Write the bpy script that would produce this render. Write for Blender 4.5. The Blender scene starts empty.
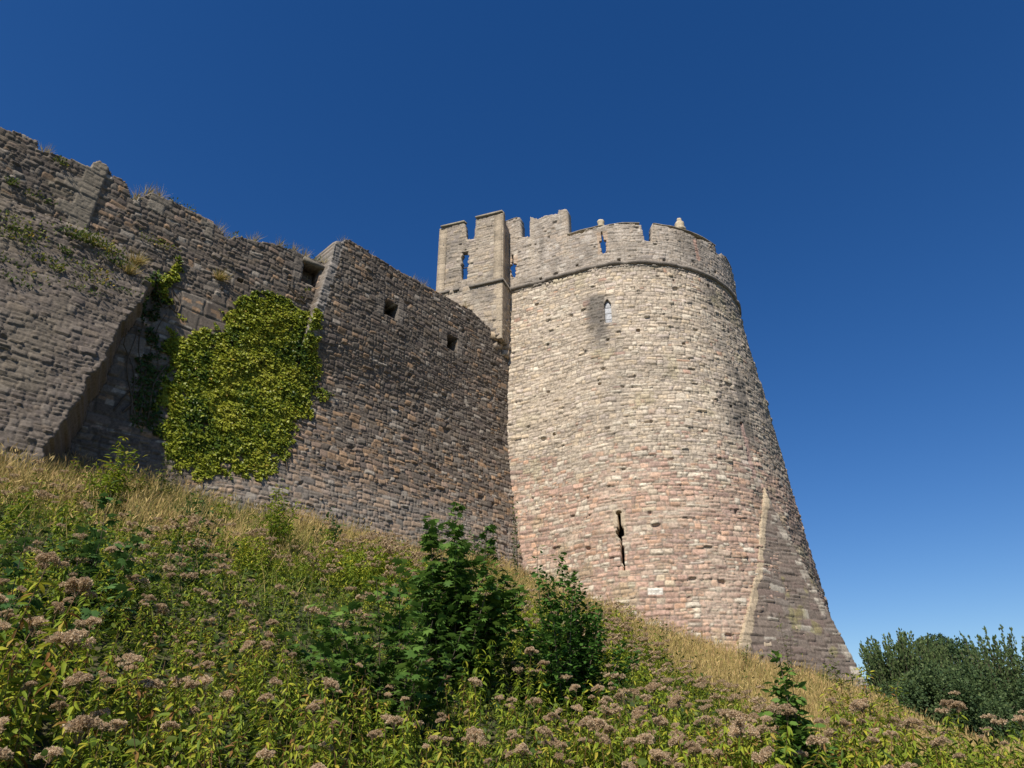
import bpy, math, random
import numpy as np
from mathutils import Vector, Matrix

# ------------------------------------------------------------------ camera, sky, sun, exposure
sc = bpy.context.scene
C = sc.collection
F_PX, PITCH = 710.0, math.radians(27.5)
cd = bpy.data.cameras.new('camera'); cam = bpy.data.objects.new('camera', cd); C.objects.link(cam)
cd.sensor_fit = 'HORIZONTAL'; cd.sensor_width = 36.0; cd.lens = F_PX / 1024 * 36
cd.clip_start = 0.05; cd.clip_end = 5000
cam.location = (0, 0, 0); cam.rotation_euler = (math.pi / 2 + PITCH, 0, 0)
sc.camera = cam

SUN_EL = math.radians(46.0)
SH = np.array([-0.38, -0.925]); SH /= np.linalg.norm(SH)      # horizontal direction towards the sun
w = bpy.data.worlds.new('World'); sc.world = w; w.use_nodes = True
nt = w.node_tree; nt.nodes.clear()
sky = nt.nodes.new('ShaderNodeTexSky'); sky.sky_type = 'NISHITA'; sky.sun_disc = False
sky.sun_elevation = SUN_EL; sky.sun_rotation = math.atan2(SH[0], SH[1])
sky.air_density = 1.0; sky.dust_density = 0.25; sky.ozone_density = 3.0; sky.altitude = 100
hs = nt.nodes.new('ShaderNodeHueSaturation'); hs.inputs['Saturation'].default_value = 1.33; hs.inputs['Hue'].default_value = 0.5105; hs.inputs['Value'].default_value = 1.0
gm = nt.nodes.new('ShaderNodeGamma'); gm.inputs['Gamma'].default_value = 1.0
bg = nt.nodes.new('ShaderNodeBackground'); bg.inputs['Strength'].default_value = 0.086
wo = nt.nodes.new('ShaderNodeOutputWorld')
nt.links.new(sky.outputs[0], gm.inputs[0]); nt.links.new(gm.outputs[0], hs.inputs['Color'])
nt.links.new(hs.outputs[0], bg.inputs[0]); nt.links.new(bg.outputs[0], wo.inputs[0])

ld = bpy.data.lights.new('sun', 'SUN'); ld.energy = 5.0; ld.angle = math.radians(0.53); ld.color = (1.0, 0.93, 0.82)
lo = bpy.data.objects.new('sun', ld); C.objects.link(lo); lo.location = (-20, -40, 60)
sd = Vector((SH[0] * math.cos(SUN_EL), SH[1] * math.cos(SUN_EL), math.sin(SUN_EL)))
lo.rotation_euler = sd.to_track_quat('Z', 'Y').to_euler()
sc.view_settings.view_transform = 'Standard'; sc.view_settings.look = 'None'
sc.view_settings.exposure = 0.3; sc.view_settings.gamma = 1.0; sc.view_settings.use_curve_mapping = False

# ------------------------------------------------------------------ helpers
rng = np.random.default_rng(7)
R2 = math.sqrt(2.0)
cp_, sp_ = math.cos(PITCH), math.sin(PITCH)

def ray(px, py):
    x = (px - 512) / F_PX; y = (384 - py) / F_PX
    return np.array([x, cp_ - y * sp_, sp_ + y * cp_])

def project(P):
    P = np.asarray(P); d = P[..., 1] * cp_ + P[..., 2] * sp_
    u = -P[..., 1] * sp_ + P[..., 2] * cp_
    return 512 + F_PX * P[..., 0] / d, 384 - F_PX * u / d

def mesh_np(name, verts, faces, mat, parent=None, attrs=None, smooth=False):
    me = bpy.data.meshes.new(name)
    verts = np.ascontiguousarray(verts, dtype=np.float32)
    if not isinstance(faces, list): faces = [faces]
    faces = [np.asarray(f, dtype=np.int32) for f in faces if len(f)]
    me.vertices.add(len(verts)); me.vertices.foreach_set('co', verts.ravel())
    loops = np.concatenate([f.ravel() for f in faces])
    tot = np.concatenate([np.full(len(f), f.shape[1], dtype=np.int32) for f in faces])
    start = np.concatenate([[0], np.cumsum(tot)[:-1]]).astype(np.int32)
    me.loops.add(len(loops)); me.loops.foreach_set('vertex_index', loops)
    me.polygons.add(len(tot)); me.polygons.foreach_set('loop_start', start); me.polygons.foreach_set('loop_total', tot)
    me.update(calc_edges=True); me.validate()
    if smooth: me.polygons.foreach_set('use_smooth', np.ones(len(me.polygons), dtype=bool))
    if attrs:
        for k, v in attrs.items():
            v = np.asarray(v, dtype=np.float32)
            if v.ndim == 1:
                a = me.attributes.new(k, 'FLOAT', 'POINT'); a.data.foreach_set('value', v)
            else:
                if v.shape[1] == 3: v = np.concatenate([v, np.ones((len(v), 1), np.float32)], 1)
                a = me.attributes.new(k, 'FLOAT_COLOR', 'POINT'); a.data.foreach_set('color', v.ravel())
    me.materials.append(mat)
    o = bpy.data.objects.new(name, me); C.objects.link(o)
    if parent is not None:
        wl = Vector(parent.location); pp = parent.parent
        while pp is not None: wl += Vector(pp.location); pp = pp.parent
        o.parent = parent; o.location = -wl
    return o

def thing(name, label, cat, loc=(0, 0, 0), group=None):
    o = bpy.data.objects.new(name, None); C.objects.link(o); o.location = loc
    o.empty_display_size = 0.2
    o['label'] = label; o['category'] = cat
    if group: o['group'] = group
    return o

def tag(o, label, cat, group=None, kind=None):
    if label: o['label'] = label
    if cat: o['category'] = cat
    if group: o['group'] = group
    if kind: o['kind'] = kind
    return o

# --- numpy noise
def h01(i, k=0):
    i = (np.asarray(i).astype(np.int64) * 374761393 + int(k) * 668265263 + 1274126177) & 0xFFFFFFFF
    i = ((i ^ (i >> 13)) * 1274126177) & 0xFFFFFFFF
    i = ((i ^ (i >> 16)) * 2246822519) & 0xFFFFFFFF
    i = i ^ (i >> 15)
    return (i & 0xFFFFFF) / float(0x1000000)

def vn(x, y, seed=0):
    xi = np.floor(x).astype(np.int64); yi = np.floor(y).astype(np.int64)
    fx = x - xi; fy = y - yi; fx = fx * fx * (3 - 2 * fx); fy = fy * fy * (3 - 2 * fy)
    H = lambda a, b: h01(a * 7919 + b * 104729 + seed * 15485863, 3) * 2 - 1
    return (H(xi, yi) * (1 - fx) + H(xi + 1, yi) * fx) * (1 - fy) + (H(xi, yi + 1) * (1 - fx) + H(xi + 1, yi + 1) * fx) * fy

def fbm(x, y, seed=0, o=4):
    s = 0; a = 0.5
    for i in range(o):
        s = s + a * vn(x * 2 ** i, y * 2 ** i, seed + i * 17); a *= 0.55
    return s

def sstep(a, b, x):
    t = np.clip((x - a) / (b - a), 0, 1); return t * t * (3 - 2 * t)

def rubble(U, V, seed, H=(0.18, 0.32), W=(0.26, 0.55), single=0.3, relief=1.0, gap=0.022):
    """coursed random rubble: every stone has its own outline, relief and random numbers"""
    r = np.random.default_rng(seed)
    Vw = V + 0.08 * fbm(U * 0.3, V * 0.22, seed) + 0.045 * vn(U * 1.4, V * 1.7, seed + 3) + 0.018 * vn(U * 4.5, V * 5, seed + 9)
    Uw = U + 0.05 * vn(U * 2.5, V * 4, seed + 5) + 0.018 * vn(U * 8, V * 8, seed + 8)
    lo_, hi_ = Vw.min() - 1, Vw.max() + 1
    b = lo_ + np.concatenate([[0], np.cumsum(r.uniform(H[0], H[1], int((hi_ - lo_) / H[0]) + 4))])
    j = np.searchsorted(b, Vw) - 1
    vl = Vw - b[j]; h = b[j + 1] - b[j]
    ulo, uhi = Uw.min() - 1, Uw.max() + 1
    ul = np.zeros_like(U); wd = np.ones_like(U); ii = np.zeros(U.shape, np.int64)
    for k in range(j.min(), j.max() + 1):
        m = j == k
        if not m.any(): continue
        ww = r.uniform(W[0], W[1], int((uhi - ulo) / W[0]) + 4) * r.choice([0.6, 1.0, 1.0, 1.4], int((uhi - ulo) / W[0]) + 4)
        bb = ulo - r.uniform(0, W[0]) + np.concatenate([[0], np.cumsum(ww)])
        i = np.clip(np.searchsorted(bb, Uw[m]) - 1, 0, len(bb) - 2)
        ul[m] = Uw[m] - bb[i]; wd[m] = bb[i + 1] - bb[i]; ii[m] = i
    cid = j * 6007 + ii
    t = h01(cid, 1)
    nl = np.where(t < single, 1, np.where(t < single + 0.55, 2, 3))
    f1 = 0.36 + 0.28 * h01(cid, 2)
    fr = vl / h
    lay = np.zeros_like(cid); v0 = np.zeros_like(fr); v1 = np.ones_like(fr)
    m2 = nl == 2
    up = m2 & (fr > f1); lay[up] = 1; v0[up] = f1[up]; dn = m2 & ~up; v1[dn] = f1[dn]
    g1 = 0.26 + 0.14 * h01(cid, 3); g2 = 0.6 + 0.14 * h01(cid, 4); m3 = nl == 3
    a = m3 & (fr <= g1); v1[a] = g1[a]
    a = m3 & (fr > g1) & (fr <= g2); lay[a] = 1; v0[a] = g1[a]; v1[a] = g2[a]
    a = m3 & (fr > g2); lay[a] = 2; v0[a] = g2[a]
    sid = cid * 4 + lay
    sp = (nl > 1) & (h01(sid, 5) < 0.45) & (wd > 0.24)
    fx = ul / wd; g = 0.35 + 0.3 * h01(sid, 6)
    u0 = np.where(sp & (fx > g), g, 0.0); u1 = np.where(sp & (fx <= g), g, 1.0)
    sid = sid * 2 + (sp & (fx > g))
    dx = np.minimum(fx - u0, u1 - fx) * wd; dy = np.minimum(fr - v0, v1 - fr) * h
    rr = 0.035
    d = np.minimum(dx, dy)
    cr = (dx < rr) & (dy < rr)
    d = np.where(cr, rr - np.hypot(rr - dx, rr - dy), d)
    d = d + 0.006 * vn(U * 14, V * 14, seed + 11)
    q = [h01(sid, 10 + k) for k in range(6)]
    prof = sstep(0.0, gap * 1.7, d)
    out = 0.012 + 0.034 * q[0]
    out = np.where(q[1] > 0.955, out + 0.035, out)
    hole = q[1] < 0.03
    hole = (q[1] < 0.012) & (wd * (u1 - u0) < 0.32)
    out = np.where(hole, -0.07, out)
    tilt = (fx - (u0 + u1) / 2) * wd * (q[2] - 0.5) * 0.12 + (fr - (v0 + v1) / 2) * h * (q[3] - 0.6) * 0.35
    ht = prof * (out + tilt) + 0.006 * fbm(U * 9, V * 9, seed + 21, 3) - 0.006
    ht *= relief
    jm = 1 - sstep(gap * 0.35, gap * 1.1, d)
    return dict(h=ht, joint=jm, q=q, hole=hole, d=d)

def mixc(a, b, t):
    t = np.asarray(t)[..., None]; return np.asarray(a) * (1 - t) + np.asarray(b) * t

def pick(pal, r):
    pal = np.asarray(pal); return pal[np.minimum((r * len(pal)).astype(int), len(pal) - 1)]

def slab(name, Fp, Nr, mask, col, mat, parent, thick=0.5, back=True, smooth0=None):
    """front skin + back skin + all the reveals between them. thick may be a grid"""
    nu, nv = mask.shape
    B = (smooth0 if smooth0 is not None else Fp) - Nr * (thick[..., None] if isinstance(thick, np.ndarray) else thick)
    nV = (nu + 1) * (nv + 1)
    idx = np.arange(nV).reshape(nu + 1, nv + 1)
    I, J = np.nonzero(mask)
    f = np.stack([idx[I, J], idx[I + 1, J], idx[I + 1, J + 1], idx[I, J + 1]], 1)
    quads = [f]
    if back: quads.append(f[:, ::-1] + nV)
    pad = np.zeros((nu + 2, nv + 2), bool); pad[1:-1, 1:-1] = mask
    def side(m, a0, b0):
        i, j = np.nonzero(m)
        if len(i) == 0: return
        a = idx[i + a0[0], j + a0[1]]; b = idx[i + b0[0], j + b0[1]]
        quads.append(np.stack([b, a, a + nV, b + nV], 1))
    side(mask & ~pad[:-2, 1:-1], (0, 1), (0, 0))
    side(mask & ~pad[2:, 1:-1], (1, 0), (1, 1))
    side(mask & ~pad[1:-1, :-2], (0, 0), (1, 0))
    side(mask & ~pad[1:-1, 2:], (1, 1), (0, 1))
    quads = np.concatenate(quads)
    V = np.concatenate([Fp.reshape(-1, 3), B.reshape(-1, 3)]); cc = np.concatenate([col.reshape(-1, 3)] * 2)
    used = np.unique(quads); remap = np.zeros(len(V), np.int32); remap[used] = np.arange(len(used))
    return mesh_np(name, V[used], remap[quads], mat, parent, {'col': cc[used]})

def N_(m, t, **k):
    n = m.node_tree.nodes.new(t)
    for a, b in k.items(): setattr(n, a, b)
    return n

def stone_mat(name, rough=0.93, bump=0.35, scale=14.0):
    m = bpy.data.materials.new(name); m.use_nodes = True; L = m.node_tree.links
    p = m.node_tree.nodes['Principled BSDF']; p.inputs['Roughness'].default_value = rough
    p.inputs['Specular IOR Level'].default_value = 0.15
    at = N_(m, 'ShaderNodeAttribute', attribute_name='col')
    ge = N_(m, 'ShaderNodeNewGeometry')
    n1 = N_(m, 'ShaderNodeTexNoise'); n1.inputs['Scale'].default_value = scale; n1.inputs['Detail'].default_value = 6; n1.inputs['Roughness'].default_value = 0.65
    L.new(ge.outputs['Position'], n1.inputs['Vector'])
    mr = N_(m, 'ShaderNodeMapRange'); mr.inputs['From Min'].default_value = 0.3; mr.inputs['From Max'].default_value = 0.7
    mr.inputs['To Min'].default_value = 0.62; mr.inputs['To Max'].default_value = 1.32
    L.new(n1.outputs[0], mr.inputs['Value'])
    mx = N_(m, 'ShaderNodeVectorMath', operation='SCALE')
    L.new(at.outputs['Color'], mx.inputs[0]); L.new(mr.outputs[0], mx.inputs['Scale'])
    L.new(mx.outputs[0], p.inputs['Base Color'])
    bp = N_(m, 'ShaderNodeBump'); bp.inputs['Strength'].default_value = bump; bp.inputs['Distance'].default_value = 0.02
    n2 = N_(m, 'ShaderNodeTexNoise'); n2.inputs['Scale'].default_value = 40; n2.inputs['Detail'].default_value = 4
    L.new(ge.outputs['Position'], n2.inputs['Vector']); L.new(n2.outputs[0], bp.inputs['Height'])
    L.new(bp.outputs[0], p.inputs['Normal'])
    return m

def leaf_mat(name, stops, transl=0.35, rough=0.55, objvar=0.25):
    """stops: [(pos, rgb)...] picked by the leaf's own random number"""
    m = bpy.data.materials.new(name); m.use_nodes = True; L = m.node_tree.links
    p = m.node_tree.nodes['Principled BSDF']; p.inputs['Roughness'].default_value = rough
    p.inputs['Specular IOR Level'].default_value = 0.18
    at = N_(m, 'ShaderNodeAttribute', attribute_name='rnd')
    oi = N_(m, 'ShaderNodeObjectInfo')
    ad = N_(m, 'ShaderNodeMath', operation='MULTIPLY_ADD'); ad.inputs[1].default_value = objvar
    L.new(oi.outputs['Random'], ad.inputs[0]); L.new(at.outputs['Fac'], ad.inputs[2])
    sb = N_(m, 'ShaderNodeMath', operation='SUBTRACT'); sb.inputs[1].default_value = objvar / 2
    L.new(ad.outputs[0], sb.inputs[0])
    cr = N_(m, 'ShaderNodeValToRGB'); L.new(sb.outputs[0], cr.inputs[0])
    el = cr.color_ramp.elements
    el[0].position = stops[0][0]; el[0].color = (*stops[0][1], 1); el[1].position = stops[-1][0]; el[1].color = (*stops[-1][1], 1)
    for s in stops[1:-1]:
        e = el.new(s[0]); e.color = (*s[1], 1)
    ge = N_(m, 'ShaderNodeNewGeometry')
    no = N_(m, 'ShaderNodeTexNoise'); no.inputs['Scale'].default_value = 25
    L.new(ge.outputs['Position'], no.inputs['Vector'])
    mr = N_(m, 'ShaderNodeMapRange'); mr.inputs['To Min'].default_value = 0.7; mr.inputs['To Max'].default_value = 1.3
    L.new(no.outputs[0], mr.inputs['Value'])
    sca = N_(m, 'ShaderNodeVectorMath', operation='SCALE'); L.new(cr.outputs[0], sca.inputs[0]); L.new(mr.outputs[0], sca.inputs['Scale'])
    L.new(sca.outputs[0], p.inputs['Base Color'])
    if transl > 0:
        tr = N_(m, 'ShaderNodeBsdfTranslucent'); L.new(sca.outputs[0], tr.inputs['Color'])
        mix = N_(m, 'ShaderNodeMixShader'); mix.inputs[0].default_value = transl
        L.new(p.outputs[0], mix.inputs[1]); L.new(tr.outputs[0], mix.inputs[2])
        L.new(mix.outputs[0], m.node_tree.nodes['Material Output'].inputs['Surface'])
    return m

M_stone = stone_mat('rubble_stone')
M_ashlar = stone_mat('dressed_stone', bump=0.2, scale=9)

# ------------------------------------------------------------------ ground
K = 27.3                                    # the curtain wall stands on the vertical plane y - x = K
TT = np.array([1, 1]) / R2; NN = np.array([1, -1]) / R2      # along the wall, out of the wall
TC = np.array([5.57, 30.9])                 # axis of the round front of the tower

def ground_z(x, y):
    x = np.asarray(x, float); y = np.asarray(y, float)
    q = (K - (y - x)) / R2
    qs = np.linspace(-3, 24, 28); zq = np.interp(qs, [-3, 0, 3, 6, 10, 15, 19.3, 21, 24], [6.4, 6.15, 4.6, 3.1, 1.3, -1.0, -2.6, -2.9, -3.0])
    zq = np.convolve(np.pad(zq, 1, mode='edge'), [.25, .5, .25], 'valid')
    z = np.interp(q, qs, zq) - 0.08 * np.clip(q - 24, 0, 40)
    rc = np.hypot(x, y)
    pl = np.interp(rc, [0, 2.5, 3.5, 5, 7, 10, 14, 22, 40], [-2.6, -2.5, -2.0, -1.25, -0.85, -0.65, -0.45, 0.1, -0.8])
    pl = pl - 0.02 * np.clip(-y + 2, 0, 30)
    kk = 0.35; z = kk * np.logaddexp(z / kk, pl / kk)
    e = x - (7.2 + 0.2 * np.clip(y, 0, 60))
    z = z - 0.34 * (np.sqrt(e * e + 4) + e) / 1.4 * sstep(-4, 1, e)
    z = np.maximum(z, -8 - 0 * x)
    z = z + 0.10 * fbm(x * 0.25, y * 0.25, 5, 3)
    return z

xs = np.concatenate([[-3000, -1200, -500, -250, -120, -70, -45], np.arange(-34, 46.1, 0.4), [52, 60, 75, 100, 150, 250, 500, 1200, 3000]])
ys = np.concatenate([[-3000, -1200, -500, -200, -80, -40, -20], np.arange(-10, 62.1, 0.4), [70, 80, 100, 150, 250, 500, 1200, 3000]])
X, Y = np.meshgrid(xs, ys, indexing='ij')
Z = ground_z(X, Y) - np.where(X < -30, 0, 0)
idx = np.arange(X.size).reshape(X.shape)
gf = np.stack([idx[:-1, :-1], idx[1:, :-1], idx[1:, 1:], idx[:-1, 1:]], -1).reshape(-1, 4)
M_gr = bpy.data.materials.new('hillside_soil'); M_gr.use_nodes = True
p = M_gr.node_tree.nodes['Principled BSDF']; p.inputs['Roughness'].default_value = 1
no = N_(M_gr, 'ShaderNodeTexNoise'); no.inputs['Scale'].default_value = 1.3; no.inputs['Detail'].default_value = 8
cr = N_(M_gr, 'ShaderNodeValToRGB'); el = cr.color_ramp.elements
el[0].position = 0.35; el[0].color = (0.03, 0.035, 0.012, 1); el[1].position = 0.68; el[1].color = (0.09, 0.075, 0.03, 1)
tc = N_(M_gr, 'ShaderNodeNewGeometry'); L = M_gr.node_tree.links
L.new(tc.outputs['Position'], no.inputs['Vector']); L.new(no.outputs[0], cr.inputs[0]); L.new(cr.outputs[0], p.inputs['Base Color'])
g = mesh_np('ground', np.stack([X, Y, Z], -1).reshape(-1, 3), gf, M_gr, smooth=True)
tag(g, 'steep grassy hillside rising to the foot of the castle', None, kind='structure')

# ------------------------------------------------------------------ tower
A0 = 25.5                                   # normal azimuth (deg, left of -Y) where the flat flank begins
Rr = 5.75
ar = math.radians(A0)
na = np.array([-math.sin(ar), -math.cos(ar)]); ta = np.array([-math.cos(ar), math.sin(ar)])
PA = TC + Rr * na
ZS = 19.0                                   # string course height
def t_fl(u): return 0.25 + 0.75 * sstep(-3.0, 1.5, u)
def t_off(z): return 0.092 * np.maximum(ZS - z, 0) + 0.006 * np.maximum(9 - z, 0) ** 1.5

def t_plan(u):
    th = np.clip(u, 0, None) / Rr - ar       # angle right of -Y
    nx = np.where(u < 0, na[0], np.sin(th)); ny = np.where(u < 0, na[1], -np.cos(th))
    x = np.where(u < 0, PA[0] - u * ta[0], TC[0] + Rr * np.sin(th))
    y = np.where(u < 0, PA[1] - u * ta[1], TC[1] - Rr * np.cos(th))
    return x, y, nx, ny

def t_pos(u, z, d=0.0):
    x, y, nx, ny = t_plan(u); o = t_off(z) * t_fl(u) + d
    return np.stack([x + nx * o, y + ny * o, z + 0 * x], -1), np.stack([nx, ny, 0 * nx], -1)

_U, _Z = np.meshgrid(np.arange(-7, 13, 0.03), np.arange(1, 24, 0.03), indexing='ij')
_P, _Nv = t_pos(_U, _Z); _px, _py = project(_P)
_px = np.where((_P * _Nv).sum(-1) > -0.02, 1e6, _px)          # only the side that faces the viewer
def t_uv(px, py):
    k = np.argmin((_px - px) ** 2 + (_py - py) ** 2); return _U.flat[k], _Z.flat[k]
def t_poly(pts): return np.array([t_uv(*p_) for p_ in pts])

def seg_dist(U, V, a, b):
    a = np.asarray(a); b = np.asarray(b); d = b - a; t = np.clip(((U - a[0]) * d[0] + (V - a[1]) * d[1]) / (d @ d), 0, 1)
    return np.hypot(U - a[0] - t * d[0], V - a[1] - t * d[1])

tower = thing('castle_tower', 'tall pale round stone tower with crenellated top and stair turret', 'tower', (TC[0], TC[1], 3))

PAL_CREAM = np.array([(.47, .395, .30), (.43, .345, .255), (.40, .33, .255), (.51, .44, .345), (.35, .285, .22), (.46, .36, .245), (.40, .33, .28), (.32, .265, .21)])
PAL_RED = np.array([(.38, .25, .185), (.33, .22, .17), (.42, .285, .20), (.30, .20, .15), (.39, .30, .225), (.43, .27, .175), (.26, .185, .15)])
PAL_DARK = np.array([(.16, .135, .115), (.19, .16, .135), (.13, .105, .09), (.17, .125, .11), (.21, .185, .16)])
PAL_WALL = np.array([(.165, .132, .102), (.138, .110, .088), (.195, .160, .126), (.115, .092, .076), (.190, .145, .103), (.155, .122, .102), (.215, .182, .148)])
PAL_WARM = np.array([(.30, .20, .125), (.33, .215, .13), (.27, .195, .145)])

win_uv = t_uv(607.5, 311); sl_top = t_uv(619, 513); sl_bot = t_uv(624.5, 571); sl2_top = t_uv(741, 424); sl2_bot = t_uv(754, 476)
st = 0.036
us = np.arange(-8.0, 17.0, st); zs = np.arange(1.0, ZS + 0.02, st)
U, V = np.meshgrid(us, zs, indexing='ij')
rb = rubble(U, V, 11, H=(0.14, 0.23), W=(0.15, 0.34), single=0.55, relief=1.25)
P0, Nn = t_pos(U, V)
bul = 0.05 * fbm(U * 1.1, V * 1.9, 46, 3) + 0.035 * np.minimum(fbm(U * 3.2, V * 6.5, 48, 3) + .1, .12) + 0.05 * fbm(U * 0.35, V * 0.35, 44, 3)
q = rb['q']
base = pick(PAL_CREAM, q[4]) * (0.95 + 0.3 * q[5])[..., None]
red = pick(PAL_RED, q[3]) * (0.98 + 0.32 * q[5])[..., None]
red = mixc(red, np.array([.44, .30, .24]), .25) * 1.06; base = mixc(base, np.array([.49, .42, .335]), .3) * 1.07
redz = sstep(11.2, 7.8, V + 1.1 * fbm(U * 0.3, V * 0.5, 31)) * 0.80 + 0.03
redz = redz + 0.15 * sstep(1.5, 8, U) * sstep(13, 9, V)
col = np.where((q[2] < redz)[..., None], red, base)
pale = (q[0] > 0.93) & (q[5] > 0.4); col = np.where(pale[..., None], np.array([.56, .49, .39]), col)
dark = sstep(0.1, 0.45, fbm(U * 0.45, V * 0.3, 77)) * 0.30
ul, zl = win_uv
ws = ul - 0.42 + 0.12 * fbm(V * 1.3, V * 0, 6)
dark = np.maximum(dark, 1.0 * sstep(.62, .18, np.abs(U - ws) + .12 * fbm(U * 4, V * 2, 15)) * sstep(zl + 1.15, zl + 0.75, V) * (0.25 + 0.75 * sstep(zl - 2.2, zl - 0.3, V + 0.5 * fbm(U * 3, V * .8, 5))) * sstep(zl - 4.5, zl - 2.5, V))
dark = np.maximum(dark, 0.28 * np.exp(-((U - ul - 0.1 - 0.15 * np.sin(V)) / 0.5) ** 2) * sstep(zl, zl - 2, V) * sstep(8.5, 12, V))
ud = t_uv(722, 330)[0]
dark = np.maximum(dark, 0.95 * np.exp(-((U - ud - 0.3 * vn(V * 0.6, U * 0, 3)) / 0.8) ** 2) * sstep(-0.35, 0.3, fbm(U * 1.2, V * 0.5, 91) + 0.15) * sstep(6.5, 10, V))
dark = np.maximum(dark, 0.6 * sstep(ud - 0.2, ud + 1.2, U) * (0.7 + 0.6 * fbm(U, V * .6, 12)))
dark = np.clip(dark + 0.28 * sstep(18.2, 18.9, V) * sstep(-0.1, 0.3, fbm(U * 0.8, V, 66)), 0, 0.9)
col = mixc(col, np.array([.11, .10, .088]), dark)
dk = t_uv(657, 269); dpatch = np.exp(-(((U - dk[0]) / 0.22) ** 2 + ((V - dk[1]) / 0.13) ** 2) * 1.0) * (0.6 + 0.8 * vn(U * 9, V * 9, 3))
col = mixc(col, np.array([.05, .04, .035]), np.clip(dpatch, 0, 0.9))
lich = sstep(0.32, 0.5, fbm(U * 0.9, V * 0.9, 123)) * 0.4
col = mixc(col, np.array([.38, .33, .19]), lich)
mort = np.array([.31, .255, .195]) * (0.75 + 0.25 * vn(U * 2, V * 2, 9))[..., None]
mort = mixc(mort, np.array([.16, .14, .12]), np.clip(dark + 0.35, 0, 1))
col = mixc(col, mort, rb['joint'] * 0.8)
# smoother rendered patches (old mortar skim)
sk = sstep(0.18, 0.3, fbm(U * 0.55 + 9, V * 0.9, 201)) * 0.6
col = mixc(col, np.array([.46, .385, .30]) * (1 - 0.45 * dark)[..., None], sk * 0.6)
# dressed frames round the openings
fr_m = (np.abs(U - ul) < 0.42) & (V > zl - 0.75) & (V < zl + 0.85)
def frame(cu, z0, z1, half, hgt=1.0):
    g_ = 0.34 * np.floor(V / 0.34); m = (np.abs(U - cu) < half + 0.12 * (h01(np.floor(V / 0.34), 8) - 0.3)) & (V > z0) & (V < z1)
    return m
fm = frame(ul + .12, zl - 0.70, zl + 0.78, 0.20)
cul = lambda z: sl_top[0] + (sl_bot[0] - sl_top[0]) * (sl_top[1] - z) / (sl_top[1] - sl_bot[1])
fm2 = (np.abs(U - cul(V)) < 0.17) & (((V > sl_top[1] - .95) & (V < sl_top[1] + 0.15)) | ((V > sl_bot[1] - 0.22) & (V < sl_bot[1] + 0.02)))
ht = rb['h'] + bul
col = col * (1 + .22 * fbm(U * 5, V * 9, 401, 3) + .16 * fbm(U * .9, V * .9, 402, 3))[..., None]
for m_, c_ in ((fm, (.42, .36, .29)), (fm2, (.42, .34, .245))):
    jj = (np.mod(V + 10, 0.34) < 0.03)
    cc = mixc(np.broadcast_to(np.array(c_), col.shape) * (0.88 + 0.2 * h01(np.floor(V / .34) * 3 + (U > ul), 2))[..., None], np.array([.2, .17, .14]), jj * 0.7)
    col = np.where(m_[..., None], cc, col); ht = np.where(m_, bul + 0.03 - 0.02 * jj, ht)
wb = t_uv(655, 592); m_ = (np.abs(U - wb[0]) < 0.2) & (np.abs(V - wb[1]) < 0.11)
col = np.where(m_[..., None], np.array([.62, .58, .52]), col)
Fp = P0 + Nn * ht[..., None]
nu, nv = U.shape; Uc = U[:-1, :-1] + st / 2; Vc = V[:-1, :-1] + st / 2
mask = np.ones((nu - 1, nv - 1), bool)
# lancet window
zb, zt = zl - 0.62, zl + 0.62
wh = 0.14 * np.where(Vc > zt - 0.25, np.clip((zt - Vc) / 0.25, 0, 1) ** 0.6, 1)
mask &= ~((np.abs(Uc - ul) < wh) & (Vc > zb) & (Vc < zt))
# cross-oillet arrow loop low on the front, one more to the right
def loop_hole(top, bot, width):
    c = top[0] + (bot[0] - top[0]) * (top[1] - Vc) / (top[1] - bot[1])
    m = (np.abs(Uc - c) < width) & (Vc < top[1]) & (Vc > bot[1])
    m |= np.hypot(Uc - top[0], Vc - top[1]) < 0.09
    return m, c
m1, c1 = loop_hole(sl_top, sl_bot, 0.045)
zc = sl_top[1] - 0.34 * (sl_top[1] - sl_bot[1])
m1 |= (np.hypot((Uc - (cul(zc))) / 1.0, (Vc - zc) / 1.7) < 0.13)
mask &= ~m1
m2, _ = loop_hole(sl2_top, sl2_bot, 0.03)
col_sl = (seg_dist(U, V, sl2_top, sl2_bot) < 0.10)
col[col_sl] = np.array([.34, .24, .2]); mask &= ~(np.hypot(Uc - sl2_top[0], Vc - sl2_top[1]) < 0.09)
for hx, hz in ((0.6, 13.0), (3.9, 14.8), (-1.4, 11.3), (5.5, 12.2), (2.2, 15.4)):
    mask &= ~((np.abs(Uc - hx) < 0.07) & (np.abs(Vc - hz) < 0.06))
slab('round_wall', Fp, Nn, mask, col, M_stone, tower, thick=0.55, back=False, smooth0=P0)

# dark lining added behind the loops, so the inside stays closed and unlit
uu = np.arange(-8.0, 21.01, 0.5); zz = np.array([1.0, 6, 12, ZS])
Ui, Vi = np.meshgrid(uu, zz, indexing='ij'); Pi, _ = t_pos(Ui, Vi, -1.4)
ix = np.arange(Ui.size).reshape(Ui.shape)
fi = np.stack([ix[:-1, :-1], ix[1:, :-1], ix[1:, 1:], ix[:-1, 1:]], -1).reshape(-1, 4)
mesh_np('dark_lining', Pi.reshape(-1, 3), fi, M_stone, tower, {'col': np.full((Ui.size, 3), .12)})
# unseen roof slab, added to stop daylight leaking into the tower
uu = np.arange(-8.0, 18.1, 0.5); Pr, _ = t_pos(uu, np.full(len(uu), ZS - 0.05), -0.2)
Vr = np.concatenate([Pr, [[TC[0] - 3, TC[1] + 4, ZS - 0.05]]]); n_ = len(uu)
mesh_np('light_block_roof', Vr, np.array([[i, i + 1, n_] for i in range(n_ - 1)] + [[n_ - 1, 0, n_]]), M_stone, tower, {'col': np.full((len(Vr), 3), .25)})

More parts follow.
